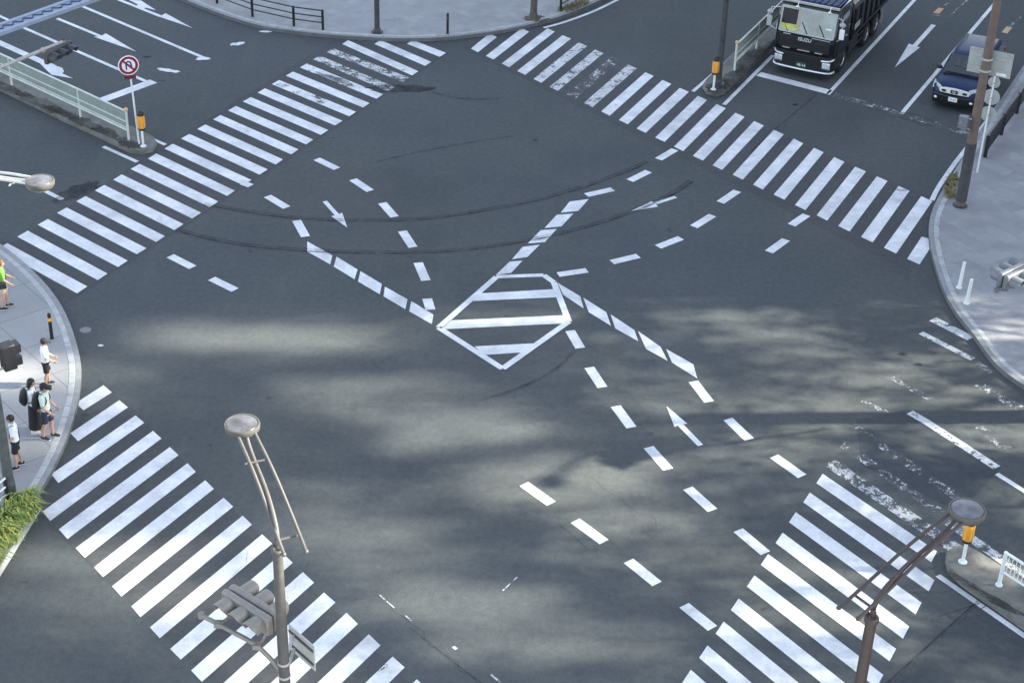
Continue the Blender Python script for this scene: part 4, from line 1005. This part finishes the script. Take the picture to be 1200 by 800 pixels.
def make_suv(front):
    rt = thing('car', 'dark blue SUV with chrome grille waiting behind the worn stop line', 'car', front, HEAD)
    P = MT
    def ring(x, hw, z0, z1, crown=.03, n=6):
        """closed half-rounded section, lower width tucked in"""
        pts = []
        pro = [(-hw*.93, z0), (-hw, z0+.12), (-hw, (z0+z1)/2), (-hw*.985, z1-.10), (-hw*.93, z1-.02), (-hw*.6, z1+crown*.7), (0, z1+crown)]
        full = pro+[(-y, z) for y, z in pro[-2::-1]]
        return [Vector((x, y, z)) for y, z in full]
    secs = [(.0, .66, .34, .72), (-.06, .80, .26, .82), (-.22, .875, .24, .93), (-.6, .895, .24, .98), (-1.15, .895, .24, 1.04), (-1.35, .895, .24, 1.06), (-3.9, .895, .26, 1.08), (-4.3, .88, .28, 1.06), (-4.48, .82, .34, 1.02), (-4.52, .75, .4, .95)]
    body = MB().loft([ring(*s) for s in secs]).build('body', P['navy'], rt, bevel=0, angle=50)
    # cabin
    def cr(x, wb, zb, wt, zt): return [Vector(v) for v in ((x, -wb, zb), (x, -wt, zt-.06), (x, -wt*.9, zt), (x, 0, zt+.02), (x, wt*.9, zt), (x, wt, zt-.06), (x, wb, zb))]
    cab = MB().loft([cr(-1.02, .80, 1.02, .78, 1.06), cr(-1.75, .86, 1.04, .70, 1.63), cr(-2.1, .865, 1.04, .71, 1.68), (cr(-3.9, .86, 1.05, .69, 1.66)), cr(-4.2, .84, 1.05, .66, 1.58), cr(-4.46, .80, 1.03, .72, 1.08)])
    cb = cab.build('roof', P['navy'], rt, angle=30)
    def lerpv(a, b, t): return Vector(a)*(1-t)+Vector(b)*t
    # windscreen lies on the sloping front of the cabin, 6 mm proud
    o_ = Vector((.012, 0, .012))
    A, B_, C_, D_ = Vector((-1.09, -.76, 1.10)), Vector((-1.09, .76, 1.10)), Vector((-1.71, .63, 1.615)), Vector((-1.71, -.63, 1.615))
    b = MB(); N = 8
    for i in range(N):
        t0, t1 = i/N, (i+1)/N; bul = lambda t: Vector((.05, 0, .03))*(1-(2*t-1)**2)
        b.poly([lerpv(A, B_, t0)+o_+bul(t0), lerpv(A, B_, t1)+o_+bul(t1), lerpv(D_, C_, t1)+o_+bul(t1), lerpv(D_, C_, t0)+o_+bul(t0)])
    wsn = b.build('windscreen', P['glass'], rt)
    b = MB(); o2 = Vector((.045, 0, .045))
    for y0, y1, t0, t1 in ((-.45, -.2, .35, .8), (-.12, .12, .3, .7)):
        pp = []
        for (y, t) in ((y0, t0), (y1, t0), (y1-.05, t1), (y0+.05, t1)):
            pp.append(Vector((-1.09-.62*t, y, 1.10+.515*t))+o_+Vector((.055, 0, .04)))
        b.poly(pp)
    b.each('seat', P['signaldark'], wsn, smooth=False)
    b = MB()
    b.bar((-1.0, -.5, 1.10), (-1.04, .2, 1.14), .02, .02); b.bar((-1.0, .1, 1.10), (-1.04, .7, 1.14), .02, .02); b.each('wiper', P['black'], wsn)
    MB().box((-1.02, 0, 1.075), (.12, 1.5, .03)).build('cowl', P['black'], rt)
    for s in (-1, 1):
        b = MB()
        for x0, x1, x2, x3 in ((-1.35, -2.35, -2.35, -1.80), (-2.42, -3.35, -3.30, -2.42), (-3.42, -4.15, -3.95, -3.38)):
            f = lambda x, z: Vector((x, s*(.875-(z-1.05)*.27+.006), z))
            b.poly([f(x0, 1.10), f(x1, 1.10), f(x2, 1.55), f(x3, 1.55)])
        b.build('side_window', P['glass'], rt, smooth=False)
        mr = MB().ell((-1.32, s*1.0, 1.14), (.09, .12, .09)).box((-1.32, s*.9, 1.10), (.06, .12, .05)).build('mirror', P['black'], rt)
        hl = MB().loft([[Vector((-.04+.0, s*.52, .74)), Vector((-.04, s*.54, .92)), Vector((-.16, s*.78, 1.00)), Vector((-.42, s*.87, .99)), Vector((-.22, s*.885, .74))], [Vector((.015, s*.53, .74)), Vector((-.01, s*.54, .94)), Vector((-.13, s*.79, 1.02)), Vector((-.43, s*.90, 1.00)), Vector((-.20, s*.91, .73))]])
        hl.build('headlight', P['headlight'], rt, bevel=.01)
        MB().ell((.0, s*.68, .44), (.05, .07, .06)).build('fog_lamp', P['chrome'], rt)
        wheel(rt, -.88, s*.80, .35, .22, s); wheel(rt, -3.5, s*.80, .35, .22, s)
        for x in (-.88, -3.5):
            b = MB(); l_ = []
            fa = [PI*k/12 for k in range(13)]
            for k in range(12):
                q = lambda a, r, y: Vector((x+r*math.cos(a), s*y, .35+r*math.sin(a)))
                b.poly([q(fa[k], .37, .905), q(fa[k+1], .37, .905), q(fa[k+1], .46, .912), q(fa[k], .46, .912)])
                b.poly([q(fa[k], .37, .905), q(fa[k+1], .37, .905), q(fa[k+1], .37, .75), q(fa[k], .37, .75)])
            b.build('wheel_arch', P['black'], rt)
        MB().tube([(-1.95, s*.63, 1.70), (-2.1, s*.63, 1.75), (-3.7, s*.62, 1.74), (-3.9, s*.62, 1.68)], .02, 8).build('roof_rail', P['black'], rt)
        MB().box((-2.2, s*.90, .95), (.16, .03, .035)).build('door_handle', P['navy'], rt)
    # bumper, grille
    lb = MB().loft([[Vector((x, y, .22)), Vector((x+.05, y, .30)), Vector((x+.05, y, .60)), Vector((x-.05, y, .66)), Vector((x-.3, y*.95, .66)), Vector((x-.3, y*.95, .22))] for y, x in ((-.88, -.28), (-.78, -.07), (-.45, .02), (0, .05), (.45, .02), (.78, -.07), (.88, -.28))])
    lb.build('bumper', P['black'], rt, bevel=.02)
    g = MB().loft([[Vector((x-.06, y, .69)), Vector((x+.02, y, .69)), Vector((x+.0, y, z1)), Vector((x-.06, y, z1))] for y, x, z1 in ((-.56, .0, .86), (-.3, .03, .90), (0, .045, .92), (.3, .03, .90), (.56, .0, .86))])
    gr = g.build('grille', P['chrome'], rt, bevel=.01)
    b = MB()
    for y in (-.40, .40): b.box((.045, y, .775), (.02, .17, .09))
    b.box((.062, 0, .785), (.02, .28, .13)); b.each('grille_slot', P['signalblack'], gr, bevel=.02)
    mm = Matrix.Translation((.075, 0, .785)) @ Matrix.Rotation(PI/2, 4, 'Y')
    b = MB(); n = 24
    for k in range(n):
        a, c_ = 2*PI*k/n, 2*PI*(k+1)/n
        b.poly([mm @ Vector((r*math.cos(t), r*math.sin(t), .0)) for r, t in ((.040, a), (.058, a), (.058, c_), (.040, c_))])
    b.box((.077, 0, .785), (.008, .15, .022)); b.build('emblem', P['chrome'], gr, smooth=False)
    pl = MB().box((.108, 0, .50), (.012, .34, .17)).build('number_plate', P['signwhite'], rt, bevel=.004)
    fm = Matrix.Translation((.116, 0, .49)) @ Matrix.Rotation(PI/2, 4, 'Z') @ Matrix.Rotation(PI/2, 4, 'X')
    textmesh('lettering', '12-34', .10, M('plate_green_text', (.10, .22, .18), .5), pl, fm, .002)
    for s in (-1, 1):
        MB().box((-4.5, s*.72, 1.0), (.06, .18, .4)).build('tail_light', M('tail_red', (.3, .01, .01), .2, coat=.5), rt, bevel=.02)
    return rt
cf = at(1117.5, 116.5, .5)
make_suv((cf.x, cf.y+.05, 0))

# ------------------------------------------------------------------ people
def person(p, h, yaw, label, top, legs, hair, pose, extras=(), skirt=False, long_sleeve=False):
    """p on the ground; faces local +x. pose: (left arm, right arm) as (swing forward, elbow bend, outward), stride"""
    rt = thing('person', label, 'person', p, yaw); k = h/1.70
    V = lambda x, y, z: Vector((x*k, y*k, z*k))
    st = pose.get('stride', .05); lean = pose.get('lean', 0.0); turn = pose.get('head', 0.0)
    hip = .88; sh = 1.40
    X = lambda z: lean*max(0, z-hip)
    body = MB()
    tr = [(hip-.08, .13, .10), (hip, .155, .11), (hip+.14, .135, .095), (hip+.26, .135, .095), (hip+.40, .16, .11), (sh-.02, .165, .095), (sh+.05, .09, .065)]
    body.tube([V(X(z), 0, z) for z, a, b_ in tr], [(a*k, b_*k) for z, a, b_ in tr], 16, side=(0, 1, 0))
    body.tube([V(X(sh), 0, sh), V(X(sh)+.01, 0, sh+.06), V(X(sh)+.02, 0, sh+.14)], [.062*k, .055*k, .055*k], 12)
    hc = V(X(sh)+.035, 0, 1.59)
    hm = Matrix.Translation(hc) @ Matrix.Rotation(turn, 4, 'Z') @ Matrix.Rotation(pose.get('nod', .1), 4, 'Y')
    body.ell((0, 0, 0), (.095*k, .076*k, .115*k), 16, 12, hm); body.ell((.025*k, 0, -.05*k), (.068*k, .058*k, .068*k), 14, 10, hm)
    body.loft([[Vector((.085*k, -.012*k, .025*k)), Vector((.085*k, .012*k, .025*k)), Vector((.09*k, 0, .03*k))], [Vector((.095*k, -.018*k, -.025*k)), Vector((.095*k, .018*k, -.025*k)), Vector((.118*k, 0, -.02*k))]], True, hm)
    for s in (-1, 1): body.ell((-.005*k, s*.078*k, -.005*k), (.022*k, .012*k, .032*k), 8, 6, hm)
    joints = {}
    for s, (sw, el, outw) in ((1, pose['la']), (-1, pose['ra'])):
        S0 = V(X(sh), s*.175, sh-.02); ua, fa = .29*k, .25*k
        d1 = Vector((math.sin(sw), s*math.sin(outw), -math.cos(sw)*math.cos(outw))).normalized()
        d2 = Vector((math.sin(sw+el), s*(math.sin(outw)-.35*math.sin(el)), -math.cos(sw+el))).normalized()
        E = S0+d1*ua; Wp = E+d2*fa
        body.tube([V(X(sh), s*.09, sh-.02), S0, S0*.5+E*.5, E, E*.55+Wp*.45, Wp], [.05*k, .052*k, .046*k, .038*k, .037*k, .026*k], 12)
        # hand: palm, four curled fingers, thumb
        sd = d2.cross(Vector((0, s, 0)));
        sd = sd.normalized() if sd.length > .01 else Vector((1, 0, 0))
        inward = sd.cross(d2)*s
        pc = Wp+d2*.05*k
        body.tube([Wp, pc, Wp+d2*.095*k], [(.028*k, .018*k), (.040*k, .017*k), (.038*k, .014*k)], 10, side=tuple(sd))
        for q, ln in ((-.030, .055), (-.010, .066), (.010, .070), (.030, .062)):
            f0 = Wp+d2*.085*k+sd*q*k; f1 = f0+(d2*.6+inward*.25).normalized()*ln*.55*k; f2 = f1+(d2*.35+inward*.6).normalized()*ln*.5*k
            body.tube([f0, f1, f2], [.0095*k, .0088*k, .0078*k], 8)
        t0 = Wp+d2*.03*k+sd*.03*k; body.tube([t0, t0+(d2*.6+sd*.6).normalized()*.035*k, t0+(d2*.9+sd*.45).normalized()*.065*k], [.013*k, .011*k, .009*k], 8)
        joints[s] = (S0, E, Wp, d1, d2)
    feet = {}
    for s in (-1, 1):
        fx_ = st*s*1.0
        Hp = V(0, s*.085, hip-.02); K = V(fx_*.55+.02, s*.09, .48); A = V(fx_-.02, s*.095, .09)
        body.tube([Hp, Hp*.5+K*.5, K, K*.5+A*.5+V(-.02, 0, .03), A, A-V(0, 0, .03)], [.085*k, .078*k, .056*k, .055*k, .036*k, .038*k], 14)
        body.tube([A+V(-.03, 0, -.05), A+V(.06, s*.01, -.055), A+V(.15, s*.015, -.065)], [(.03*k, .03*k), (.035*k, .03*k), (.03*k, .018*k)], 10)
        feet[s] = (Hp, K, A)
    def rem(o, vox):
        r = o.modifiers.new('remesh', 'REMESH'); r.mode = 'VOXEL'; r.voxel_size = vox; r.use_smooth_shade = True
        sm = o.modifiers.new('smooth', 'SMOOTH'); sm.iterations = 3; sm.factor = .5
        return o
    bo = rem(body.build('body', MT['skin'], rt), .0075)
    # face
    fe = MB()
    for s in (-1, 1): fe.ell((.088*k, s*.031*k, .012*k), (.010*k, .016*k, .009*k), 8, 6, hm)
    fe.each('eye', MT['hair'], rt)
    MB().ell((.090*k, 0, -.062*k), (.008*k, .024*k, .006*k), 8, 6, hm).build('mouth', M('lips', (.32, .10, .09), .5), rt)
    # hair or cap
    hb = MB()
    hb.ell((-.012*k, 0, .028*k), (.105*k, .090*k, .108*k), 16, 12, hm)
    if pose.get('long'): hb.ell((-.06*k, 0, -.06*k), (.06*k, .085*k, .15*k), 14, 10, hm)
    # keep the face clear
    inv = hm.inverted(); keep = []
    for f_ in hb.f:
        c_ = sum((inv @ hb.v[i] for i in f_), Vector())/len(f_)
        keep.append(not (c_.x > .035*k and c_.z < .045*k))
    hb.f = [f_ for f_, q in zip(hb.f, keep) if q]
    ho = hb.build('hair', MT[hair], rt); so_ = ho.modifiers.new('solid', 'SOLIDIFY'); so_.thickness = .012*k; so_.offset = 0
    # top
    tb = MB(); e = .016
    tz = [(hip-.10 if not pose.get('tuck') else hip+.04, .172, .128), (hip+.10, .160, .118), (hip+.26, .155, .114), (hip+.40, .178, .125), (sh-.01, .182, .11), (sh+.045, .105, .08), (sh+.065, .075, .07)]
    tb.tube([V(X(z), 0, z) for z, a, b_ in tz], [(a*k, b_*k) for z, a, b_ in tz], 18, side=(0, 1, 0))
    for s in (-1, 1):
        S0, E, Wp, d1, d2 = joints[s]
        if long_sleeve: tb.tube([V(X(sh), s*.10, sh-.02), S0, E, E*.1+Wp*.9], [.07*k, .07*k, .055*k, .043*k], 12)
        else: tb.tube([V(X(sh), s*.10, sh-.02), S0, S0*.4+E*.6, S0*.22+E*.78], [.07*k, .07*k, .062*k, .064*k], 12)
    rem(tb.build('shirt', MT[top], rt), .012)
    lb = MB()
    if skirt:
        zs = [(hip+.10, .150, .112), (hip, .178, .135), (.6, .195, .16), (.35, .205, .18), (.14, .215, .195)]
        lb.tube([V(0, 0, z) for z, a, b_ in zs], [(a*k, b_*k) for z, a, b_ in zs], 20, side=(0, 1, 0))
        rem(lb.build('skirt', MT[legs], rt), .012)
    else:
        zs = [(hip+.10, .152, .112), (hip, .174, .128), (hip-.12, .168, .125)]
        lb.tube([V(0, 0, z) for z, a, b_ in zs], [(a*k, b_*k) for z, a, b_ in zs], 18, side=(0, 1, 0))
        for s in (-1, 1):
            Hp, K, A = feet[s]; end = pose.get('hem', .85)
            lb.tube([Hp, Hp*.5+K*.5, Hp*(1-end)+K*end], [.098*k, .097*k, .092*k], 14)
        rem(lb.build('shorts', MT[legs], rt), .012)
    for s in (-1, 1):
        Hp, K, A = feet[s]
        sb = MB().tube([A+V(-.075, 0, -.03), A+V(-.05, 0, -.025), A+V(.04, s*.008, -.03), A+V(.12, s*.014, -.045), A+V(.175, s*.016, -.055)], [(.022*k, .025*k), (.045*k, .042*k), (.045*k, .046*k), (.032*k, .046*k), (.018*k, .03*k)], 12, side=(0, 0, 1))
        sh_ = sb.build('shoe', MT[pose.get('shoe', 'bagblack')], rt)
        MB().tube([A+V(-.08, 0, -.077), A+V(.05, s*.01, -.077), A+V(.18, s*.016, -.077)], [(.014*k, .03*k), (.014*k, .048*k), (.012*k, .03*k)], 12, side=(0, 0, 1)).build('sole', MT['shoewhite'], sh_)
    hmk = hm
    if 'cap' in extras:
        cb = MB()
        cb.ell((-.008*k, 0, .045*k), (.113*k, .098*k, .10*k), 18, 12, hm)
        cb.f = [f_ for f_ in cb.f if (sum((inv @ cb.v[i] for i in f_), Vector())/len(f_)).z > .035*k]
        rings = []
        for t_ in range(5):
            a = t_/4; rings.append([hm @ Vector(((.07+.14*a)*k, y*k*(1-.45*a*a), (.052-.02*a-abs(y)*.12)*k)) for y in (-.085, -.045, 0, .045, .085)])
        o0 = len(cb.v); n = 5
        cb.v += [v for r in rings for v in r]
        for i in range(4):
            for j in range(4): cb.f.append((o0+i*n+j, o0+i*n+j+1, o0+(i+1)*n+j+1, o0+(i+1)*n+j))
        co_ = cb.build('cap', MT['cblack'], rt); sm = co_.modifiers.new('solid', 'SOLIDIFY'); sm.thickness = .01*k; sm.offset = 0
    if 'backpack' in extras:
        bb = MB(); bx = X(1.2)-.20
        bb.tube([V(bx, 0, hip+.06), V(bx-.02, 0, hip+.12), V(bx-.03, 0, hip+.30), V(bx, 0, sh-.06), V(bx+.03, 0, sh)], [(.13*k, .06*k), (.16*k, .10*k), (.16*k, .11*k), (.14*k, .085*k), (.09*k, .04*k)], 16, side=(0, 1, 0))
        bb.ell(V(bx-.10, 0, hip+.20), (.05*k, .12*k, .10*k), 12, 8)
        bo2 = bb.build('backpack', MT['bagblack'], rt)
        sb = MB()
        for s in (-1, 1): sb.tube(smooth_path([V(bx+.06, s*.09, sh+.02), V(X(sh)+.0, s*.105, sh+.065), V(X(sh)+.11, s*.11, sh-.06), V(X(1.2)+.12, s*.12, 1.22), V(X(1.1)+.02, s*.175, hip+.18), V(bx+.05, s*.13, hip+.14)], 2), [(.022*k, .008*k)]*30 if False else .014*k, 8)
        sb.each('strap', MT['bagblack'], bo2)
    if 'bag' in extras:
        bb = MB().box(V(-.02, -.21, .92), (.26*k, .10*k, .22*k)); bo2 = bb.build('shoulder_bag', MT['bagblack'], rt, bevel=.03)
        sb = MB().tube(smooth_path([V(.08, -.20, 1.0), V(.13, -.05, 1.2), V(.10, .09, sh), V(0, .12, sh+.06), V(-.11, .08, sh-.06), V(-.14, -.1, 1.15), V(-.10, -.2, 1.0)], 2), .014*k, 8); sb.build('strap', MT['bagblack'], bo2)
    if 'vest' in extras:
        vb = MB().tube([V(X(z)+.035, 0, z) for z in (hip-.02, hip+.2, sh-.06)], [(.085*k, .10*k), (.085*k, .095*k), (.05*k, .075*k)], 14, side=(0, 1, 0)); vb.build('inner_shirt', MT['cblack'], rt)
    return rt

def feet_at(x, y): q = at(x, y, .15); return (q.x, q.y, .15)
G_ = math.radians
person(feet_at(57, 451.5), 1.50, G_(12), 'person in white T-shirt, black cap and black shorts waiting nearest the kerb', 'cwhite', 'cblack', 'hair', dict(la=(.12, .95, .08), ra=(.18, .85, .1), stride=.04, nod=.25), ('cap',))
person(feet_at(43, 505), 1.64, G_(15), 'person in white top and long black skirt with a black backpack', 'cwhite', 'cblack', 'hair', dict(la=(.05, .3, .12), ra=(.1, .35, .12), tuck=1, long=1, shoe='shoewhite'), ('backpack',), skirt=True)
person(feet_at(58, 513), 1.70, G_(-8), 'person in pale green T-shirt, navy shorts and black cap with a backpack', 'cmint', 'cnavy', 'hair', dict(la=(.10, .75, .08), ra=(.12, .7, .1), stride=.10, nod=.2), ('cap', 'backpack'))
person(feet_at(22, 547), 1.60, G_(200), 'person in open white shirt and black shorts with a shoulder bag looking left', 'cwhite', 'cblack', 'hair', dict(la=(.2, .7, .12), ra=(.05, .25, .12), stride=.08, nod=.3, shoe='cblack'), ('vest', 'bag'))
person(feet_at(7, 361), 1.62, G_(20), 'brown haired person in lime top carrying a black bag at the left edge', 'clime', 'cbeige', 'brownhair', dict(la=(.3, .7, .1), ra=(.2, .6, .12), stride=.10, hem=.7), ('bag',))
person(feet_at(-4, 520), 1.66, G_(25), 'person in white shirt half hidden by the left edge of the photo', 'cwhite', 'cblack', 'hair', dict(la=(.1, .3, .12), ra=(.15, .3, .12)), ())

# ------------------------------------------------------------------ trees
def limb(b, p, d, L, r, depth, rnd):
    q = p+d*L; m = p+d*(L*.5)+Vector((rnd.uniform(-.1, .1), rnd.uniform(-.1, .1), 0))*L*.3
    b.tube([p, m, q], [r, r*.82, r*.62], 8)
    if depth == 0: return
    for k in range(3 if depth > 1 else 2):
        a = rnd.uniform(0, 2*PI); t = rnd.uniform(.35, .75)
        nd = (d+Vector((math.cos(a)*t, math.sin(a)*t, rnd.uniform(-.05, .25)))).normalized()
        limb(b, q, nd, L*rnd.uniform(.62, .82), r*.58, depth-1, rnd)

# unseen trees added to cast shade; leaves are left out over the lit patches
lit_px = [((205, 396), (430, 396), .95, 1.0), ((210, 412), (380, 414), .5, .7), ((345, 455), (520, 452), .6, .85), ((350, 472), (560, 470), .6, .8), ((430, 490), (600, 484), .55, .95), ((470, 514), (640, 503), .75, 1.0),
          ((560, 545), (730, 535), .55, .85), ((575, 562), (720, 556), .5, .8), ((520, 372), (660, 366), .6, .6), ((765, 350), (890, 346), .55, 1.0), ((810, 372), (930, 370), .5, .9), ((830, 392), (960, 392), .55, .9), ((880, 414), (1010, 412), .55, .9), ((900, 446), (1120, 446), .7, .8),
          ((680, 400), (800, 412), .7, .55), ((690, 436), (840, 440), .7, .6), ((715, 466), (900, 466), .8, .8), ((830, 487), (1250, 470), 1.2, .9), ((835, 527), (985, 527), .7, .9), ((860, 552), (980, 556), .6, .6),
          ((960, 442), (1110, 430), 1.0, .9), ((1005, 324), (1110, 330), .6, 1.0), ((1020, 345), (1230, 348), .7, 1.0), ((1130, 385), (1300, 396), .9, 1.0),
          ((575, 566), (770, 560), 1.35, 1.0), ((600, 582), (760, 586), .7, .85), ((670, 612), (830, 616), .7, .9), ((660, 645), (860, 650), .7, .8), ((760, 690), (930, 684), .7, .6),
          ((350, 575), (470, 590), .8, .7), ((345, 618), (480, 632), 1.0, .9), ((380, 655), (560, 670), .9, .8), ((440, 700), (640, 712), .9, .95), ((520, 745), (740, 752), .9, .9), ((690, 780), (820, 790), .8, .5),
          ((20, 655), (220, 655), .8, .9), ((40, 690), (250, 700), .8, .8), ((60, 735), (190, 745), .7, .6), ((-60, 440), (140, 438), .8, .85), ((-40, 470), (160, 470), .6, .5), ((-30, 520), (60, 520), .7, .5),
          ((1080, 515), (1240, 512), .8, .9), ((930, 590), (1060, 605), .6, .6), ((910, 660), (1040, 690), .7, .9), ((880, 720), (1050, 730), .7, .8), ((860, 775), (1000, 790), .7, .6), ((1110, 660), (1240, 680), .8, .9), ((1060, 755), (1170, 790), .8, .7), ((250, 780), (420, 800), 1.0, .6), ((1150, 580), (1260, 600), .8, .8)]
LIT = []
for a, b_, r, k in lit_px:
    a, b_ = at(*a), at(*b_); e_ = (b_-a)*.22; LIT.append((a-e_, b_+e_, r, k))
def lit(x, y):
    best = 0
    for a, b_, r, k in LIT:
        dx, dy = b_.x-a.x, b_.y-a.y; t = max(0, min(1, ((x-a.x)*dx+(y-a.y)*dy)/(dx*dx+dy*dy)))
        d = math.hypot(x-a.x-dx*t, y-a.y-dy*t); v = k*max(0, min(1, 1.6-d/r*1.05))*(1-.5*abs(2*t-1)**4); best = max(best, v)
    return best
trees = []
for i, (x, y, zc, r, rz) in enumerate([(26, 20, 8, 4.5, 5.5), (27, 28, 8.5, 4.8, 6), (26, 36, 8.5, 4.8, 6), (27, 44, 8.5, 4.8, 6), (33, 24, 16, 5.5, 9), (34, 33, 16.5, 5.5, 9.5), (33, 42, 16.5, 5.5, 9.5), (42, 21, 23, 6, 10), (43, 30, 24, 6.5, 11), (42, 39, 24, 6.5, 11), (43, 47, 23, 6, 11)]):
    trees.append(dict(c=Vector((x, y, zc)), r=Vector((r, r, rz)), leaves=MB(), n=0))
rnd = random.Random(11); miss = 0
NL = 190000
for _ in range(NL):
    gx, gy = rnd.uniform(-24, 19), rnd.uniform(19, 48.5)
    if rnd.random() < lit(gx, gy)*.97: continue
    o_ = Vector((gx, gy, 0)); hits = []
    for t in trees:
        c_, r_ = t['c'], t['r']
        q = Vector(((o_.x-c_.x)/r_.x, (o_.y-c_.y)/r_.y, (o_.z-c_.z)/r_.z)); d_ = Vector((SUND.x/r_.x, SUND.y/r_.y, SUND.z/r_.z))
        A_, B_, C2 = d_.dot(d_), q.dot(d_), q.dot(q)-1; disc = B_*B_-A_*C2
        if disc > 0: hits.append((t, (-B_-math.sqrt(disc))/A_, (-B_+math.sqrt(disc))/A_))
    if not hits: miss += 1; continue
    t, t0, t1 = rnd.choice(hits); p_ = o_+SUND*rnd.uniform(t0, t1)
    a, e_ = rnd.uniform(0, 2*PI), rnd.uniform(-.9, .9)
    u_ = Vector((math.cos(a)*math.cos(e_), math.sin(a)*math.cos(e_), math.sin(e_))); v_ = u_.cross(Vector((rnd.uniform(-1, 1), rnd.uniform(-1, 1), rnd.uniform(-1, 1)))).normalized()
    l_ = rnd.uniform(.11, .18); w_ = l_*.62
    t['leaves'].add([p_-u_*l_, p_+v_*w_, p_+u_*l_, p_-v_*w_], [(0, 1, 2, 3)])
print('leaf rays without crown', miss, 'leaves', sum(len(t['leaves'].f) for t in trees))
for i, t in enumerate(trees):
    c_ = t['c']; rt = thing('tree', 'unseen tree added on the right plaza, its crown shaped to dapple the sun', 'tree', (c_.x, c_.y, .1), 0, 'added shade trees beyond the right edge')
    b = MB(); z0 = .1; th = max(2.5, c_.z-t['r'].z*.55)
    b.tube([(0, 0, -.1), (0, 0, .3), (.1, .05, th*.6), (0, 0, th)], [.42, .30, .24, .2], 12)
    rn = random.Random(i+40)
    for k in range(5):
        a = 2*PI*k/5+rn.uniform(-.3, .3)
        limb(b, Vector((0, 0, th*(.8+.05*k))), Vector((math.cos(a)*.7, math.sin(a)*.7, 1)).normalized(), t['r'].z*.38, .11, 2, rn)
    b.build('trunk', MT['bark'], rt)
    t['leaves'].build('crown', MT['leaf'], rt, smooth=False, fixn=False, off=Vector((c_.x, c_.y, .1)))

# tree at the top edge of the photo (only its trunk stands in view)
tp = at(625, 22.5, .15)
rt = thing('tree', 'tree with a dark bare trunk standing on the far plaza at the kerb', 'tree', tp)
b = MB().tube([(0, 0, -.05), (0, 0, .12), (0, 0, .3), (.03, 0, 2.4), (0, .05, 4.6)], [.30, .20, .15, .13, .10], 14)
for k in range(5): a = 2*PI*k/5; b.tube([(0, 0, .25), (.18*math.cos(a), .18*math.sin(a), .05), (.34*math.cos(a), .34*math.sin(a), -.03)], [.08, .07, .03], 8)
rn = random.Random(3)
for k in range(5): a = 2*PI*k/5; limb(b, Vector((0, 0, 4.2)), Vector((math.cos(a)*.6, math.sin(a)*.6, 1)).normalized(), 1.5, .07, 2, rn)
b.build('trunk', MT['bark'], rt)
b = MB()
for k in range(5000):
    d_ = Vector((rn.gauss(0, 1), rn.gauss(0, 1), rn.gauss(0, 1))).normalized(); q = Vector((0, 0, 7.2))+Vector((d_.x*2.4, d_.y*2.4, d_.z*2.4))*(rn.random()**.4)
    u_ = Vector((rn.uniform(-1, 1), rn.uniform(-1, 1), rn.uniform(-.6, .6))).normalized(); v_ = u_.cross(d_).normalized(); l_ = rn.uniform(.10, .17)
    b.add([q-u_*l_, q+v_*l_*.6, q+u_*l_, q-v_*l_*.6], [(0, 1, 2, 3)])
b.build('crown', MT['leaf'], rt, smooth=False, fixn=False)
b = MB().poly(blob(tp+Vector((.15, .05, 0)), .55, .4, 0, .1545, 77)); struct(b.build('soil', M('tree_pit_soil', (.09, .075, .055), .95, 0, .3, 12), smooth=False), 'patch of soil round the tree at the far plaza kerb', 'soil')

# ------------------------------------------------------------------ unseen building added east of the crossing to shade its far half
def office(x0, x1, y0, y1, h, label):
    rt = thing('shade_building', label, 'building', (x0, y0, 0)); b = MB()
    b.box(((x1-x0)/2, (y1-y0)/2, h/2), (x1-x0, y1-y0, h)); wl = b.build('wall', MT['bldg'], rt, smooth=False)
    b = MB(); g = MB(); fl = int(h/3.8)
    for k in range(1, fl):
        z = k*3.8
        g.box((-.02, (y1-y0)/2, z+1.5), (.08, y1-y0-2, 1.9)); g.box(((x1-x0)/2, -.02, z+1.5), (x1-x0-2, .08, 1.9))
        b.box((-.08, (y1-y0)/2, z+.42), (.24, y1-y0-.6, .16))
    n = int((y1-y0)/3)
    for k in range(n+1): b.box((-.10, 1+(y1-y0-2)*k/n, h/2), (.22, .3, h-3))
    b.each('mullion', MT['bldg'], rt, smooth=False); g.each('window', MT['bldgglass'], rt, smooth=False)
    MB().box(((x1-x0)/2, (y1-y0)/2, h+.5), (x1-x0+.6, y1-y0+.6, 1.0)).build('parapet', MT['bldg'], rt, smooth=False)
office(52, 80, 50.5, 128, 60, 'tall unseen office building added to shade the far half of the crossing')
